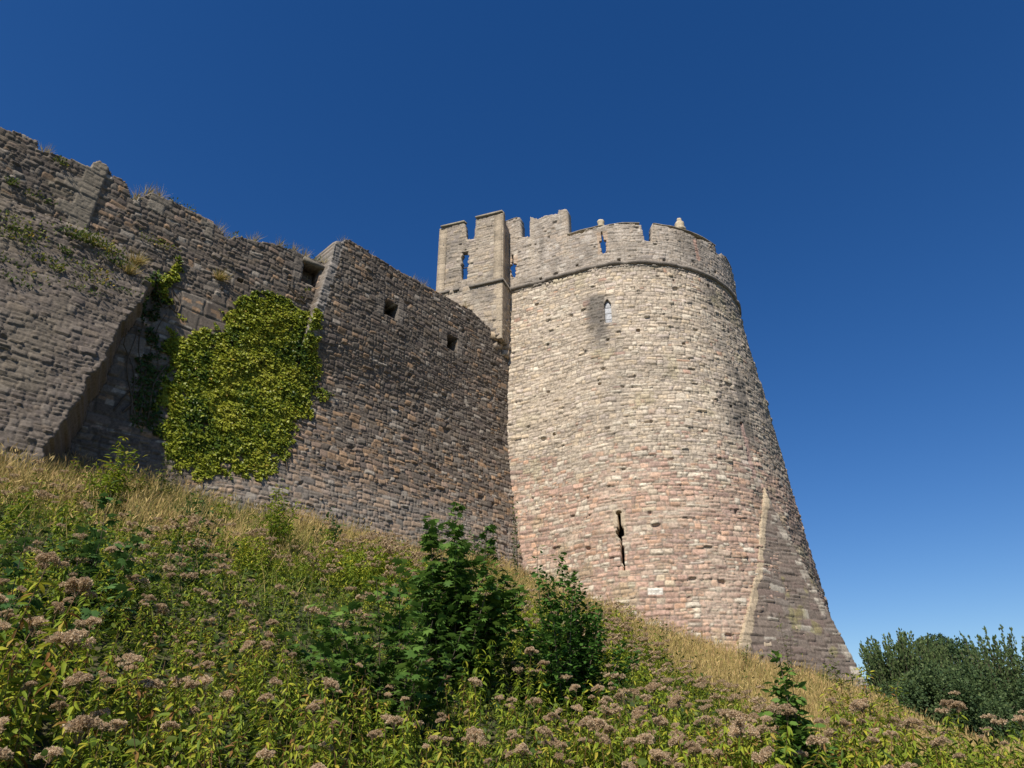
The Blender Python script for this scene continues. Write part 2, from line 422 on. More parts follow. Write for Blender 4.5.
# lancet infill: pale weathered panel
def t_panel(name, cu, z0, z1, half, d, colr, mat, parent):
    uu = np.linspace(cu - half, cu + half, 4); zz = np.linspace(z0, z1, 6)
    a, b = np.meshgrid(uu, zz, indexing='ij'); Pp, Np = t_pos(a, b, d); 
    return slab(name, Pp, Np, np.ones((3, 5), bool), np.broadcast_to(np.array(colr), Pp.shape).copy(), mat, parent, thick=0.05)
t_panel('lancet_window', ul, zb - 0.05, zt + 0.05, 0.2, -0.10, (.40, .41, .43), M_ashlar, tower)
mb_ = []
for k in range(3):
    t_panel('window_bar', ul, zb + 0.25 + 0.3 * k, zb + 0.265 + 0.3 * k, 0.15, -0.085, (.3, .3, .3), M_ashlar, tower)

# string course: weathered roll
def ring(name, u0, u1, prof, colr, parent, seed=0, step=0.09, gaps=(), pos=None):
    uu = np.arange(u0, u1, step); pr = np.array(prof); n = len(pr)
    pos = pos or t_pos
    V_ = []; 
    for d, z in pr:
        jit = 0.022 * vn(uu * 3, uu * 0 + z * 9, seed) - 0.05 * (h01(np.floor(uu / .35).astype(int), seed + 7) > .86)
        Pp, Np = pos(uu, np.full(len(uu), z) , 0); 
        zz_ = 0.022 * vn(uu * 2.1, uu * 0 + 3.3, seed + 1)
        Pp = Pp + Np * (d + jit)[:, None]; Pp[:, 2] += zz_
        V_.append(Pp)
    V_ = np.stack(V_, 1)
    ix = np.arange(len(uu) * n).reshape(len(uu), n); fs = []
    for k in range(n):
        k2 = (k + 1) % n
        fs.append(np.stack([ix[:-1, k], ix[1:, k], ix[1:, k2], ix[:-1, k2]], 1))
    fs = np.concatenate(fs)
    cc = np.array(colr) * (0.75 + 0.5 * h01((np.floor(uu / 0.6)).astype(int) + seed * 31, 1))[:, None, None] * np.ones((len(uu), n, 1))
    caps = np.stack([ix[0, ::-1], ix[-1]])
    return mesh_np(name, V_.reshape(-1, 3), [fs, caps], M_ashlar, parent, {'col': cc.reshape(-1, 3)})
ring('string_course', -4.0, 19.0, [(-0.1, ZS - 0.05), (0.10, ZS - 0.03), (0.16, ZS + 0.05), (0.15, ZS + 0.12), (-0.1, ZS + 0.24)], (.22, .19, .16), tower, 3)

# parapet
ptop = [(505, 223), (511, 221), (517.6, 218), (520.5, 218), (520.7, 237), (530.2, 237), (530.3, 218), (536.5, 218.4), (537.2, 220), (545, 217.5), (553, 215), (558.2, 213.5), (559, 210), (564.8, 209.4), (566.8, 211), (567.0, 238.5), (580, 234), (599, 227.5), (612, 225), (625, 224), (640.8, 225), (644.3, 241), (651.5, 241.5), (652.3, 225), (668, 228), (685, 233), (697, 240)]
pu = t_poly(ptop)
Pt = lambda u, z, d=0.0: t_pos(u, z, d)
zcop = float(np.median(pu[16:20, 1]))
tail = np.array([[t_uv(716.5, 258)[0] - .02, zcop], [t_uv(716.5, 258)[0], zcop - 0.35], [t_uv(723, 270)[0], zcop - 0.35], [t_uv(723, 270)[0] + 0.03, zcop - 0.1], [12.5, zcop - 0.1], [12.55, zcop - 1.0], [13.3, zcop - 1.0], [13.35, zcop], [15.5, zcop], [15.55, zcop - .9], [16.2, zcop - .9], [16.25, zcop], [21, zcop]])
head = np.array([[-9, ZS - .5], [pu[0, 0] - 0.36, ZS - .5], [pu[0, 0] - 0.35, pu[0, 1]]])
prof_ = np.concatenate([head, pu, tail]); 
us = np.arange(-6.0, 19.0, 0.035); zs = np.arange(ZS - 0.1, 23.4, 0.035)
U, V = np.meshgrid(us, zs, indexing='ij'); Uc = U[:-1, :-1] + .0175; Vc = V[:-1, :-1] + .0175
rb = rubble(U, V, 23, H=(0.14, 0.24), W=(0.16, 0.36), relief=1.0, single=.5, gap=0.02); q = rb['q']
P0, Nn = t_pos(U, V, 0.03)
col = pick(np.array([(.37, .32, .27), (.33, .285, .24), (.41, .36, .31), (.30, .26, .225), (.38, .31, .245), (.43, .385, .33)]), q[4]) * (0.88 + 0.25 * q[5])[..., None]
wv = fbm(U * 0.7, V * 0.9, 55)
col = mixc(col, np.array([.40, .345, .285]), sstep(-0.1, 0.35, wv) * 0.6)
col = mixc(col, np.array([.17, .15, .13]), np.clip(sstep(0.05, 0.5, fbm(U * 0.9, V * 1.5, 71)) * 0.5 + 0.55 * sstep(20.5, 21.0, V) * sstep(6.4, 6.9, U) * sstep(8.4, 7.9, U) * 0.8, 0, .8))
col = mixc(col, np.array([.24, .20, .16]), rb['joint'] * 0.6)
col = col * (1 + .28 * fbm(U * 2.2, V * 2.2, 301, 4))[..., None]
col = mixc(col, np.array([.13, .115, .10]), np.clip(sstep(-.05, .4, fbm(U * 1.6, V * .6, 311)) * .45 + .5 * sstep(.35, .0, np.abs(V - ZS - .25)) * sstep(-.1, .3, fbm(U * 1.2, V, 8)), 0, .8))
edges = (566.0, 531.5, 519.0, 651, 645)
topf = np.interp(Uc, prof_[:, 0], prof_[:, 1]) + 0.05 * vn(Uc * 5, Uc * 0, 9)
mask = Vc < topf
thick = np.full(U.shape, 0.5)
def slot(px0, py0, px1, py1, wtop, wbot):
    global mask, thick, col
    a = t_uv(px0, py0); b = t_uv(px1, py1)
    tt = np.clip((a[1] - Vc) / (a[1] - b[1]), 0, 1); c = a[0] + (b[0] - a[0]) * tt
    wv_ = np.where(tt < 0.42, wtop, wbot + 0.04 * (1 - np.abs(tt - 0.6) * 3).clip(0))
    wv_ = wv_ * (1 + 0.3 * vn(Vc * 12, Uc * 0, 3))
    mask &= ~((np.abs(Uc - c) < wv_) & (Vc < a[1]) & (Vc > b[1]))
    cu = (a[0] + b[0]) / 2; cz = (a[1] + b[1]) / 2
    gd = np.exp(-((U - cu) / 0.5) ** 2 - ((V - cz) / 0.9) ** 2); thick = np.minimum(thick, 0.5 - 0.40 * gd)
    m = (np.abs(U - cu) < 0.24) & (np.abs(V - cz) < 0.6)
    col[m] = col[m] * np.array([1.18, 1.06, .96])
slot(512.8, 255, 513.6, 278, 0.05, 0.13)
slot(601.5, 232, 604, 254, 0.045, 0.11)
a = t_uv(694, 241); b = t_uv(698, 260); m = seg_dist(U, V, a, b) < 0.10
col[m] = np.array([.36, .24, .19])
for hp in ((577, 266), (541, 280), (619, 261), (715, 273)):
    a = t_uv(*hp); mask &= ~((np.abs(Uc - a[0]) < 0.08) & (np.abs(Vc - max(a[1], ZS + .2)) < 0.08))
pale = (np.minimum.reduce([np.abs(U - t_uv(e_, 230)[0]) for e_ in (565.5, 531.5, 652.5)]) < 0.16) & (V > zcop - 1.2)
col[pale] = mixc(col[pale], np.array([.46, .38, .28]), 0.25)
body = mask & (Vc < zcop - 1.0 + 0)
slab('parapet', P0 + Nn * rb['h'][..., None], Nn, body, col, M_stone, tower, thick=thick, smooth0=P0)
upper = mask & ~body
brk = [-9, (t_uv(520.7, 236)[0] + t_uv(530, 236)[0]) / 2, t_uv(567.0, 225)[0] + 0.02, t_uv(648, 241)[0], t_uv(719, 262)[0] , 12.9, 15.9, 30]
for k in range(len(brk) - 1):
    mm = upper & (Uc >= brk[k]) & (Uc < brk[k + 1])
    if mm.any():
        slab('merlon', P0 + Nn * rb['h'][..., None], Nn, mm, col, M_stone, tower, thick=thick, smooth0=P0)
def cop(u0, u1, z, w_=0.06):
    ring('coping', u0, u1, [(-0.58, z), (w_, z), (w_ + 0.02, z + 0.04), (w_ - 0.03, z + 0.08), (-0.3, z + 0.12), (-0.58, z + 0.09)], (.30, .26, .20), tower, 5)
cop(t_uv(567.5, 238)[0], t_uv(640.5, 224)[0], zcop - 0.01)
cop(t_uv(653, 225)[0], t_uv(716, 257)[0] + .05, zcop - 0.01)
cop(t_uv(725, 270)[0] + .15, 12.4, zcop - 0.11)
cop(13.4, 15.4, zcop)
a = t_uv(505, 223); b = t_uv(519, 218); cop(a[0] - 0.2, b[0], b[1] + .0, 0.06)

# small worn stone figures on the coping
def lathe(profile, n=10, lump=0.02, seed=0):
    Vs = []
    for k, (r_, z_) in enumerate(profile):
        for i in range(n):
            a_ = 2 * math.pi * i / n; rr = r_ * (1 + lump / max(r_, .03) * (h01(k * 97 + i * 13, seed) - 0.5))
            Vs.append((rr * math.cos(a_), rr * math.sin(a_), z_))
    fs = [[k * n + i, k * n + (i + 1) % n, (k + 1) * n + (i + 1) % n, (k + 1) * n + i] for k in range(len(profile) - 1) for i in range(n)]
    return np.array(Vs), np.array(fs)
def finial(px, py, h, prof, seed):
    u, _z = t_uv(px, py); Pp, _n = t_pos(np.array([u]), np.array([zcop]), -0.2)
    v, f_ = lathe([(r_ * h, z_ * h) for r_, z_ in prof], 10, 0.04, seed)
    v[:, 0] *= 1.0; v += Pp[0] + np.array([0, 0, 0.10])
    mesh_np('finial', v, f_, M_ashlar, tower, {'col': np.tile(np.array([[.45, .38, .27]]), (len(v), 1))}, smooth=True)
finial(600.5, 227, 0.46, [(0, 0), (.34, 0), (.38, .2), (.28, .42), (.34, .6), (.36, .8), (.22, .95), (0, 1.0)], 1)
finial(683.5, 231, 0.78, [(0, 0), (.34, 0), (.36, .15), (.25, .33), (.30, .5), (.23, .64), (.10, .71), (.15, .82), (.13, .93), (0, 1.0)], 2)

# ---- stair turret
TR = np.array([-0.44, 26.28]); TL = np.array([-3.58, 27.45]); tw = TR - TL; TWL = np.linalg.norm(tw); tw = tw / TWL
tn = np.array([tw[1], -tw[0]]); 
def turret_uv(px, py):
    r_ = ray(px, py); # plane through TL along tw
    t = (TL @ tn) / (r_[:2] @ tn); P_ = r_ * t
    return (P_[:2] - TL) @ tw, P_[2]
turret = tower
def tpal(U, V, q):
    c = pick(PAL_CREAM, q[4]) * (0.80 + 0.28 * q[5])[..., None]
    c = mixc(c, np.array([.34, .29, .235]), 0.35 + 0 * V)
    return mixc(c, np.array([.15, .135, .12]), np.clip(0.7 * sstep(0.0, 0.45, fbm(U * 0.9 + 3, V * 1.1, 33)) + 0.25 * sstep(21.8, 22.6, V), 0, .75))
def turret_face(origin, dirn, nrm, L_, z0, z1, seed, holes, topfn, name, quoinL=True, quoinR=True, thick=0.5):
    us = np.linspace(0, L_, int(L_ / 0.035) + 1); zs = np.arange(z0, z1, 0.035)
    U, V = np.meshgrid(us, zs, indexing='ij'); Uc = (U[:-1, :-1] + U[1:, 1:]) / 2; Vc = (V[:-1, :-1] + V[1:, 1:]) / 2
    rb = rubble(U, V, seed, H=(0.18, 0.3), W=(0.2, 0.42), relief=1.15, single=.45); q = rb['q']
    col = tpal(U, V, q); col = mixc(col, np.array([.26, .225, .185]), rb['joint'] * 0.7)
    hh = rb['h'] * np.clip(np.minimum(U, L_ - U) / 0.06, 0, 1)
    Lq = 0.28 + 0.14 * (np.mod(np.floor(V / 0.3), 2))
    for fl, m in ((quoinL, U < Lq), (quoinR, U > L_ - Lq)):
        if fl:
            jj = np.mod(V, 0.3) < 0.03
            cq = np.broadcast_to(np.array([.39, .32, .235]), col.shape) * (0.8 + 0.35 * h01(np.floor(V / 0.3), seed))[..., None]
            col = np.where(m[..., None], mixc(cq, np.array([.2, .17, .14]), jj * .6), col); hh = np.where(m, 0.012 - .012 * jj + hh * .4, hh)
    bt = 0.03 * np.maximum(ZS + 0.02 - V, 0) * 0 - 0.05 * sstep(ZS - .02, ZS + .05, V)
    P = np.zeros(U.shape + (3,)); P[..., 0] = origin[0] + dirn[0] * U + nrm[0] * (hh + bt); P[..., 1] = origin[1] + dirn[1] * U + nrm[1] * (hh + bt); P[..., 2] = V
    N3 = np.broadcast_to(np.array([nrm[0], nrm[1], 0.0]), P.shape)
    mask = Vc < topfn(Uc, Vc)
    mask &= Vc > z0 + 0.35 + 0.35 * vn(Uc * 2.2, Uc * 0, seed)
    for hf in holes: mask &= ~hf(Uc, Vc)
    return slab(name, P, N3, mask, col, M_stone, turret, thick=thick)
tpts = np.array([turret_uv(*p_) for p_ in [(437, 229), (445, 226.5), (462, 222.5), (464.8, 223.5), (466.3, 239), (473.8, 238.5), (476, 219), (485, 215.5), (499, 211), (503, 211)]])
tpts[0, 0] = 0; tpts[-1, 0] = 3.5
a = turret_uv(464.5, 263); 
wa, wb_ = turret_uv(464.5, 253)[1], turret_uv(464.5, 277)[1]
turret = turret_face(TL, tw, tn, TWL, 15.6, 23.6, 61, [lambda u, v: (np.abs(u - a[0]) < 0.17 * (1 + .25 * vn(v * 6, u * 0, 4))) & (v > wb_ - .1) & (v < wa + .1)],
            lambda u, v: np.interp(u, tpts[:, 0], tpts[:, 1]) + 0.05 * vn(u * 5, u * 0, 3), 'stair_turret', thick=0.28)
side_top = lambda u, v: 22.85 - 0.25 * u + .05 * vn(u * 5, u * 0, 3)
turret_face(TR, -tn, tw, 1.15, 15.6, 23.6, 62, [], side_top, 'turret_side', quoinR=False, thick=0.4)
tO = TL - tn * 1.15
turret_face(tO, tn, -tw, 1.15, 15.6, 23.6, 63, [], lambda u, v: 22.3 + 0.3 * u, 'turret_side', quoinL=False, thick=0.4)
def box(name, o, dx, dy, z0, z1, x0, x1, y0, y1, colr, parent, mat=None, lump=0.0, seed=0):
    v = []
    for z in (z0, z1):
        for x, y in ((x0, y0), (x1, y0), (x1, y1), (x0, y1)):
            v.append([o[0] + dx[0] * x + dy[0] * y, o[1] + dx[1] * x + dy[1] * y, z])
    v = np.array(v)
    if lump: v += lump * (h01(np.arange(24).reshape(8, 3) + seed * 50, 4) - 0.5)
    f_ = np.array([[0, 3, 2, 1], [4, 5, 6, 7], [0, 1, 5, 4], [1, 2, 6, 5], [2, 3, 7, 6], [3, 0, 4, 7]])
    return mesh_np(name, v, f_, mat or M_ashlar, parent, {'col': np.tile(np.array(colr), (8, 1))})
for (z0, z1, x0, x1) in ((ZS - 0.10, ZS + 0.03, -0.04, 0.75), (ZS - 0.10, ZS + 0.03, 0.95, 1.25), (ZS - 0.10, ZS + 0.03, 1.75, TWL + 0.07)):
    box('string_course', TL, tw, tn, z0, z1, x0, x1, -0.02, 0.10, (.2, .175, .145), turret)
box('string_course', TR, -tn, tw, ZS - 0.10, ZS + 0.03, -0.075, 2.5, -0.02, 0.085, (.2, .175, .145), turret)
box('coping', TL, tw, tn, tpts[7, 1] - .02, tpts[7, 1] + 0.06, tpts[6, 0] + .0, TWL - 0.02, -0.3, 0.02, (.28, .24, .18), turret, lump=.08)
box('coping', TL, tw, tn, tpts[1, 1] + 0.0, tpts[1, 1] + 0.07, 0.12, tpts[3, 0] - 0.02, -0.3, 0.02, (.26, .23, .17), turret, lump=.1)
box('window_bar', TL, tw, tn, (wa + wb_) / 2 - .02, (wa + wb_) / 2 + 0.02, a[0] - .2, a[0] + .2, -0.25, -0.22, (.08, .07, .06), turret)
# broken corbel masonry under the turret
rv, rf = [], []
rr_ = np.random.default_rng(4)
for k in range(70):
    x = rr_.uniform(1.9, TWL - 0.05); y = rr_.uniform(-0.9, 0.05) ; z = rr_.uniform(15.2, 16.35) 
    s_ = rr_.uniform(0.07, 0.2, 3); y -= (16.3 - z) * 0.45
    Rm = np.array(Matrix.Rotation(rr_.uniform(-.5, .5), 3, 'Z') @ Matrix.Rotation(rr_.uniform(-.35, .35), 3, 'X'))
    c8 = np.array([[i, j, l] for l in (-1, 1) for i, j in ((-1, -1), (1, -1), (1, 1), (-1, 1))]) * s_ * rr_.uniform(.8, 1.15, (8, 3))
    c8 = c8 @ Rm.T + np.array([TL[0] + tw[0] * x + tn[0] * y, TL[1] + tw[1] * x + tn[1] * y, z])
    rv.append(c8); rf.append(np.array([[0, 3, 2, 1], [4, 5, 6, 7], [0, 1, 5, 4], [1, 2, 6, 5], [2, 3, 7, 6], [3, 0, 4, 7]]) + 8 * k)
rv = np.concatenate(rv); mesh_np('broken_corbel', rv, np.concatenate(rf), M_ashlar, turret, {'col': np.repeat(pick(PAL_CREAM, rr_.random(70)) * .8, 8, 0)})

# ---- pyramidal spur at the foot of the tower
au, az = t_uv(763, 492); A3 = t_pos(np.array([au]), np.array([az]), 0.05)[0][0]
bu, bz = t_uv(736, 650); B3 = t_pos(np.array([bu]), np.array([bz]), 0.22)[0][0]
rO = ray(857.5, 668); O3 = rO * (25.7 / rO[1])
thB = math.radians(82); B4 = np.array([TC[0] + 7.6 * math.sin(thB), TC[1] - 7.6 * math.cos(thB), O3[2] + 0.3])
us = np.arange(t_uv(730, 640)[0] - .6, 12.5, 0.04); zs = np.arange(1.0, az + .2, 0.04)
U, V = np.meshgrid(us, zs, indexing='ij'); Uc = U[:-1, :-1] + .02; Vc = V[:-1, :-1] + .02
P0, Nn = t_pos(U, V)
def plane_d(A, B, O):
    n = np.cross(O - A, B - A); n /= np.linalg.norm(n)
    if n @ (np.array([TC[0], TC[1], 5]) - A) > 0: n = -n
    return ((A - P0) @ n) / np.minimum((Nn @ n), -1e-6) * -1 if False else ((A - P0) @ n) / np.where(np.abs(Nn @ n) < .25, .25, Nn @ n)
A3o = t_pos(np.array([au]), np.array([az]), 0.10)[0][0]
dpl = np.minimum(plane_d(A3o, B3, O3), plane_d(A3o, O3, B4))
edge = t_poly([(763, 494), (759, 530), (756, 562), (750, 595), (743, 622), (736, 648)]); edge = edge[np.argsort(edge[:, 1])]
edge = np.concatenate([[[edge[0, 0] - .35, 0.9]], edge])
uL = np.interp(V, edge[:, 1], edge[:, 0])
rid = t_poly([(768, 502), (786, 540), (802, 568), (815, 590)]); rid = rid[np.argsort(rid[:, 1])]
uR = np.interp(V, rid[:, 1], rid[:, 0]) + np.maximum(rid[0, 1] - V, 0) * .9
dd_ = np.maximum(dpl, 0.05)
insp = (U > uL) & ((U < uR) | (dpl > .05))
rb = rubble(U, V, 71, H=(0.2, 0.3), W=(0.3, 0.6), relief=0.9, single=.5); q = rb['q']
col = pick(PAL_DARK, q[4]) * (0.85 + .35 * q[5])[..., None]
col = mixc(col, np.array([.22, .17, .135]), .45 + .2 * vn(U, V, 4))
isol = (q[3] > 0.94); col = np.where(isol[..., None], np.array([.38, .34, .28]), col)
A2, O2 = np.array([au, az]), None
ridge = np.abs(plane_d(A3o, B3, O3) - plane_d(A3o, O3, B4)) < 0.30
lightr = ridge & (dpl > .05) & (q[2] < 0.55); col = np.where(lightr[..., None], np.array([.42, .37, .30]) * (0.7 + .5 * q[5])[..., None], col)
col = mixc(col, np.array([.30, .27, .10]), sstep(0.36, 0.5, fbm(U * 1.3, V * 1.3, 8)) * .5)
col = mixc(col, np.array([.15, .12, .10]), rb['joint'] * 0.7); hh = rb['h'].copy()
wd_ = 0.17 + 0.07 * (h01(np.floor(V / 0.3).astype(int), 5)) + .14 * sstep(5, 2.5, V) + .05 * fbm(V * 3, V * 0, 7)
m = (U - uL < wd_); jj = np.mod(V, 0.42) < 0.03
cl = np.broadcast_to(np.array([.50, .40, .27]), col.shape) * (0.8 + .3 * h01(np.floor(V / .42), 2))[..., None]
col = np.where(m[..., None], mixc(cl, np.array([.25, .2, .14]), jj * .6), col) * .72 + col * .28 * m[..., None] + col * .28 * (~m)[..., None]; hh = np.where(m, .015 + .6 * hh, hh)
mk = insp[:-1, :-1] & insp[1:, 1:]
spur = slab('spur', P0 + Nn * (dd_ + hh)[..., None], Nn, mk, col, M_stone, tower, thick=0.3, back=False, smooth0=P0)
spur['label'] = 'dark pyramidal stone spur with pale dressed edge'

# ------------------------------------------------------------------ curtain wall
def w_uv(px, py, d=0.0):
    r_ = ray(px, py); t = (K - R2 * d) / (r_[1] - r_[0]); P_ = r_ * t
    return (P_[0] + P_[1]) / R2, P_[2]
def w_pos(s, d, z):
    # s along the wall, d out of the wall
    c = np.array([-K / 2, K / 2])
    return np.stack([c[0] + TT[0] * s + NN[0] * d, c[1] + TT[1] * s + NN[1] * d, z + 0 * s], -1)
assert abs(w_uv(*[float(v) for v in project(w_pos(np.array(8.0), 0.0, np.array(10.0)))])[0] - 8) < 0.01

curtain = thing('curtain_wall', 'long dark rubble stone wall leading up to the round tower', 'castle wall', (-6, 21, 6))
st = 0.031
ss = np.arange(-7.0, 20.6, st); zs = np.arange(5.2, 17.1, st)
U, V = np.meshgrid(ss, zs, indexing='ij'); Uc = U[:-1, :-1] + st / 2; Vc = V[:-1, :-1] + st / 2
rb = rubble(U, V, 37, H=(0.14, 0.23), W=(0.17, 0.34), single=0.55, relief=1.1, gap=0.02); q = rb['q']
rbig = rubble(U, V, 39, H=(0.5, 0.75), W=(0.6, 1.1), single=0.8, relief=0.9, gap=0.03)
rsm = rubble(U, V, 41, H=(0.14, 0.22), W=(0.18, 0.36), single=0.5, relief=1.0, gap=0.018)
off = 0.062 * np.maximum(12 - V, 0) ** 1.45 * sstep(4, 9, U)              # the foot of the wall leans out
off = off + 0.07 * fbm(U * 0.3, V * 0.3, 8, 3)
sj = 9.5 + 0.42 * (V - 13.2) / 3.3
proj = sstep(sj - 0.02, sj + 0.03, U) * sstep(10.8, 13.4, V) * 0.30 * sstep(18, 11, U)
off = off + proj
sq = 2.62
left_up = sstep(sq + .02, sq - 0.02, U) * sstep(11.8, 12.4, V) * 0.10
off = off + left_up
Dz = np.where(V < 12.5, 0.32 + 1.75 * (12.5 - V) / 6.4, np.maximum(0.32 - (V - 12.5) * 0.9, 0)) + .12 * fbm(U * .8, V * .8, 3, 3)
Dz = np.maximum(Dz, 0)
se = np.where(V < 12.2, 3.0 + 1.5 * (V - 6.0) / 6.2, 4.5 - 1.6 * (V - 12.2)) + .07 * (h01(np.floor(V / .19).astype(int), 5) - .5) + .10 * fbm(V * 1.5, V * 0 + 3, 9)
sw = se + 0.30 * Dz + .02
but = Dz * (1 - np.clip((U - se) / (sw - se), 0, 1))
isb = but > np.maximum(left_up, 0.015)
off = np.maximum(off * (1 - sstep(4.5, 3.0, U) * (V < 11)), but)
big = (U > se) & (U < 6.9) & (V < 12.3) & (V > 7.4) & ~isb
big |= (U > 6.3) & (U < 9.0) & (V > 11.3) & (V < 12.6) & (fbm(U, V, 4) > -0.15)
hh = np.where(isb, rsm['h'], rb['h'])
hh = np.where(big, rbig['h'], hh)
jt = np.where(isb, rsm['joint'], np.where(big, rbig['joint'], rb['joint']))
q4 = np.where(isb, rsm['q'][4], np.where(big, rbig['q'][4], q[4])); q5 = np.where(isb, rsm['q'][5], np.where(big, rbig['q'][5], q[5])); q2 = np.where(isb, rsm['q'][2], q[2])
col = pick(PAL_WALL, q4) * (0.70 + 0.45 * q5)[..., None]
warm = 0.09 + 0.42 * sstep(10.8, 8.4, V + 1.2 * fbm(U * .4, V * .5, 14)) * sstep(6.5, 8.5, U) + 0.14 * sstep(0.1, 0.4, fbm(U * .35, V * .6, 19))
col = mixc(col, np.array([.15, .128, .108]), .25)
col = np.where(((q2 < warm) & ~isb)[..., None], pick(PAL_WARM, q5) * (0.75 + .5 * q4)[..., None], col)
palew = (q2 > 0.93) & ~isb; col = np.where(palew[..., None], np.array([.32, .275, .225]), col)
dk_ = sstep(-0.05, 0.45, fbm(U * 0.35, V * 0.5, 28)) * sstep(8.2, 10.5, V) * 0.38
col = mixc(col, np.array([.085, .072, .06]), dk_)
col = mixc(col, np.array([.20, .17, .115]), (sstep(0.0, 0.3, fbm(U * .6, V * .8, 87)) * sstep(sq + .3, sq - .3, U) * .5))
col = np.where(isb[..., None], mixc(col, np.array([.15, .125, .105]), 0.35 + 0.4 * sstep(-.1, .3, fbm(U * 1.1, V * .7, 47))), col)
col = mixc(col, np.array([.12, .10, .08]), jt * np.where(isb, 0.55, 0.7))
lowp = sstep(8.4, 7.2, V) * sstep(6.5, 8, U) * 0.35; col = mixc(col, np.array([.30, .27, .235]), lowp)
ht = np.where(isb & (V > 11.6), hh * 1.6 + 0.06 * fbm(U * 2, V * 2, 9), hh)
# dressed blocks: quoin of the projecting length, window surrounds, merlon corners
def blocks(u0, u1, z0, z1, colr, hblk=0.42, jag=0.16, side=0, sd=0):
    global col, ht
    row = np.floor(V / hblk); jg = jag * np.mod(row, 2)
    lo_ = u0 - (jg if side <= 0 else 0); hi_ = u1 + (jg if side >= 0 else 0)
    m = (U > lo_) & (U < hi_) & (V > z0) & (V < z1)
    jj = (np.mod(V, hblk) < 0.03) | (np.minimum(U - lo_, hi_ - U) < 0.02)
    cc = np.broadcast_to(np.array(colr), col.shape) * (0.8 + .4 * h01(row, sd))[..., None]
    col = np.where(m[..., None], mixc(cc, np.array([.1, .09, .08]), jj * .6), col); ht = np.where(m, 0.03 - 0.02 * jj + .35 * ht, ht)
blocks(sq - 0.55, sq + .01, 12.6, 15.3, (.20, .17, .13), 0.42, 0.35, -1, 3)
for u0, u1, zz0, zz1 in ((9.0, 9.65, 14.45, 15.25), (12.30, 12.93, 14.47, 15.13), (15.53, 16.1, 14.45, 15.13)):
    blocks(u0 - .32, u0, zz0 - .1, zz1 + .25, (.165, .14, .115), .3, .12, -1, 5)
    blocks(u1, u1 + .3, zz0 - .1, zz1 + .25, (.20, .17, .14), .3, .12, 1, 6)
m = (U > sj + .02) & (U < sj + .36) & (V > 12.4)
row = np.floor(V / .3); jj = np.mod(V, .3) < .025
col = np.where(m[..., None], mixc(np.broadcast_to(np.array([.23, .205, .18]), col.shape) * (.8 + .4 * h01(row, 4))[..., None], np.array([.1, .09, .08]), jj * .6), col)
blocks(3.85, 4.35, 14.45, 15.2, (.22, .19, .15), .4, .2, 1, 9); blocks(5.6, 5.86, 14.4, 15.0, (.22, .19, .15), .4, .2, -1, 10)
wtop = [w_uv(*p_) for p_ in [(0, 130), (12, 133), (25, 138), (35.5, 144), (37, 151), (57, 157), (75, 164), (90, 169.5), (91.5, 165), (99, 163.5), (110, 170.5), (112.5, 179), (114, 176), (127, 183), (131, 200.5), (136.5, 201), (138, 198), (152, 192.5), (168, 200), (183, 206), (200, 214.5), (212, 221.5), (222.5, 233), (225, 239), (232, 239), (234, 237), (241, 236), (253, 241), (270, 243), (291, 250), (305, 256.5), (320, 262), (324, 264)]]
wtop2 = [(sj_ - 0.0, z_) for sj_, z_ in [(9.86, 15.3), (9.92, 16.5), (10.2, 16.62)]] + [w_uv(*p_) for p_ in [(341.6, 243), (355, 250), (367, 257), (380, 265), (392, 271.5), (405, 277), (418, 284.5), (433, 291), (446, 298), (458, 304.5), (470, 311), (479, 318), (488, 327), (494, 331)]] + [(20.7, 16.3)]
pw = np.array([(-8, wtop[0][1] + .1)] + wtop + wtop2); pw[:, 0] = np.maximum.accumulate(pw[:, 0] + np.arange(len(pw)) * 1e-4)
topf = np.interp(Uc, pw[:, 0], pw[:, 1]) + 0.035 * vn(Uc * 6, Uc * 0, 12) + .05 * (h01(np.floor(Uc / .3), 3) - .5)
mask = Vc < topf
ops = [(9.02, 9.66, 14.42, 15.22), (12.30, 12.93, 14.46, 15.14), (15.53, 16.08, 14.45, 15.13)]
for u0, u1, z0, z1 in ops:
    mask &= ~((Uc > u0) & (Uc < u1) & (Vc > z0) & (Vc < z1))
for hx, hz in ((7.0, 13.4), (4.55, 13.55), (5.3, 9.4)):
    mask &= ~((np.abs(Uc - hx) < 0.09) & (np.abs(Vc - hz) < 0.08))
isbc = isb[:-1, :-1]
P0 = w_pos(U, off, V); N3 = np.broadcast_to(np.array([NN[0], NN[1], 0.0]), P0.shape)
Fp = P0 + N3 * ht[..., None]
Pb = w_pos(U, np.zeros_like(U), V)
thk = np.full(U.shape, 1.1)
for u0, u1, z0, z1 in ops[:2]:
    thk -= .58 * sstep(1.6, .5, np.hypot(U - (u0 + u1) / 2, V - (z0 + z1) / 2 - .1))
slab('wall_face', Fp, N3, mask & ~isbc, col, M_stone, curtain, thick=thk, smooth0=Pb)
bm_ = slab('buttress', Fp, N3, mask & isbc, col, M_stone, curtain, thick=0.05, back=False, smooth0=Pb); bm_['label'] = 'battered stone buttress with weeds along its worn top'
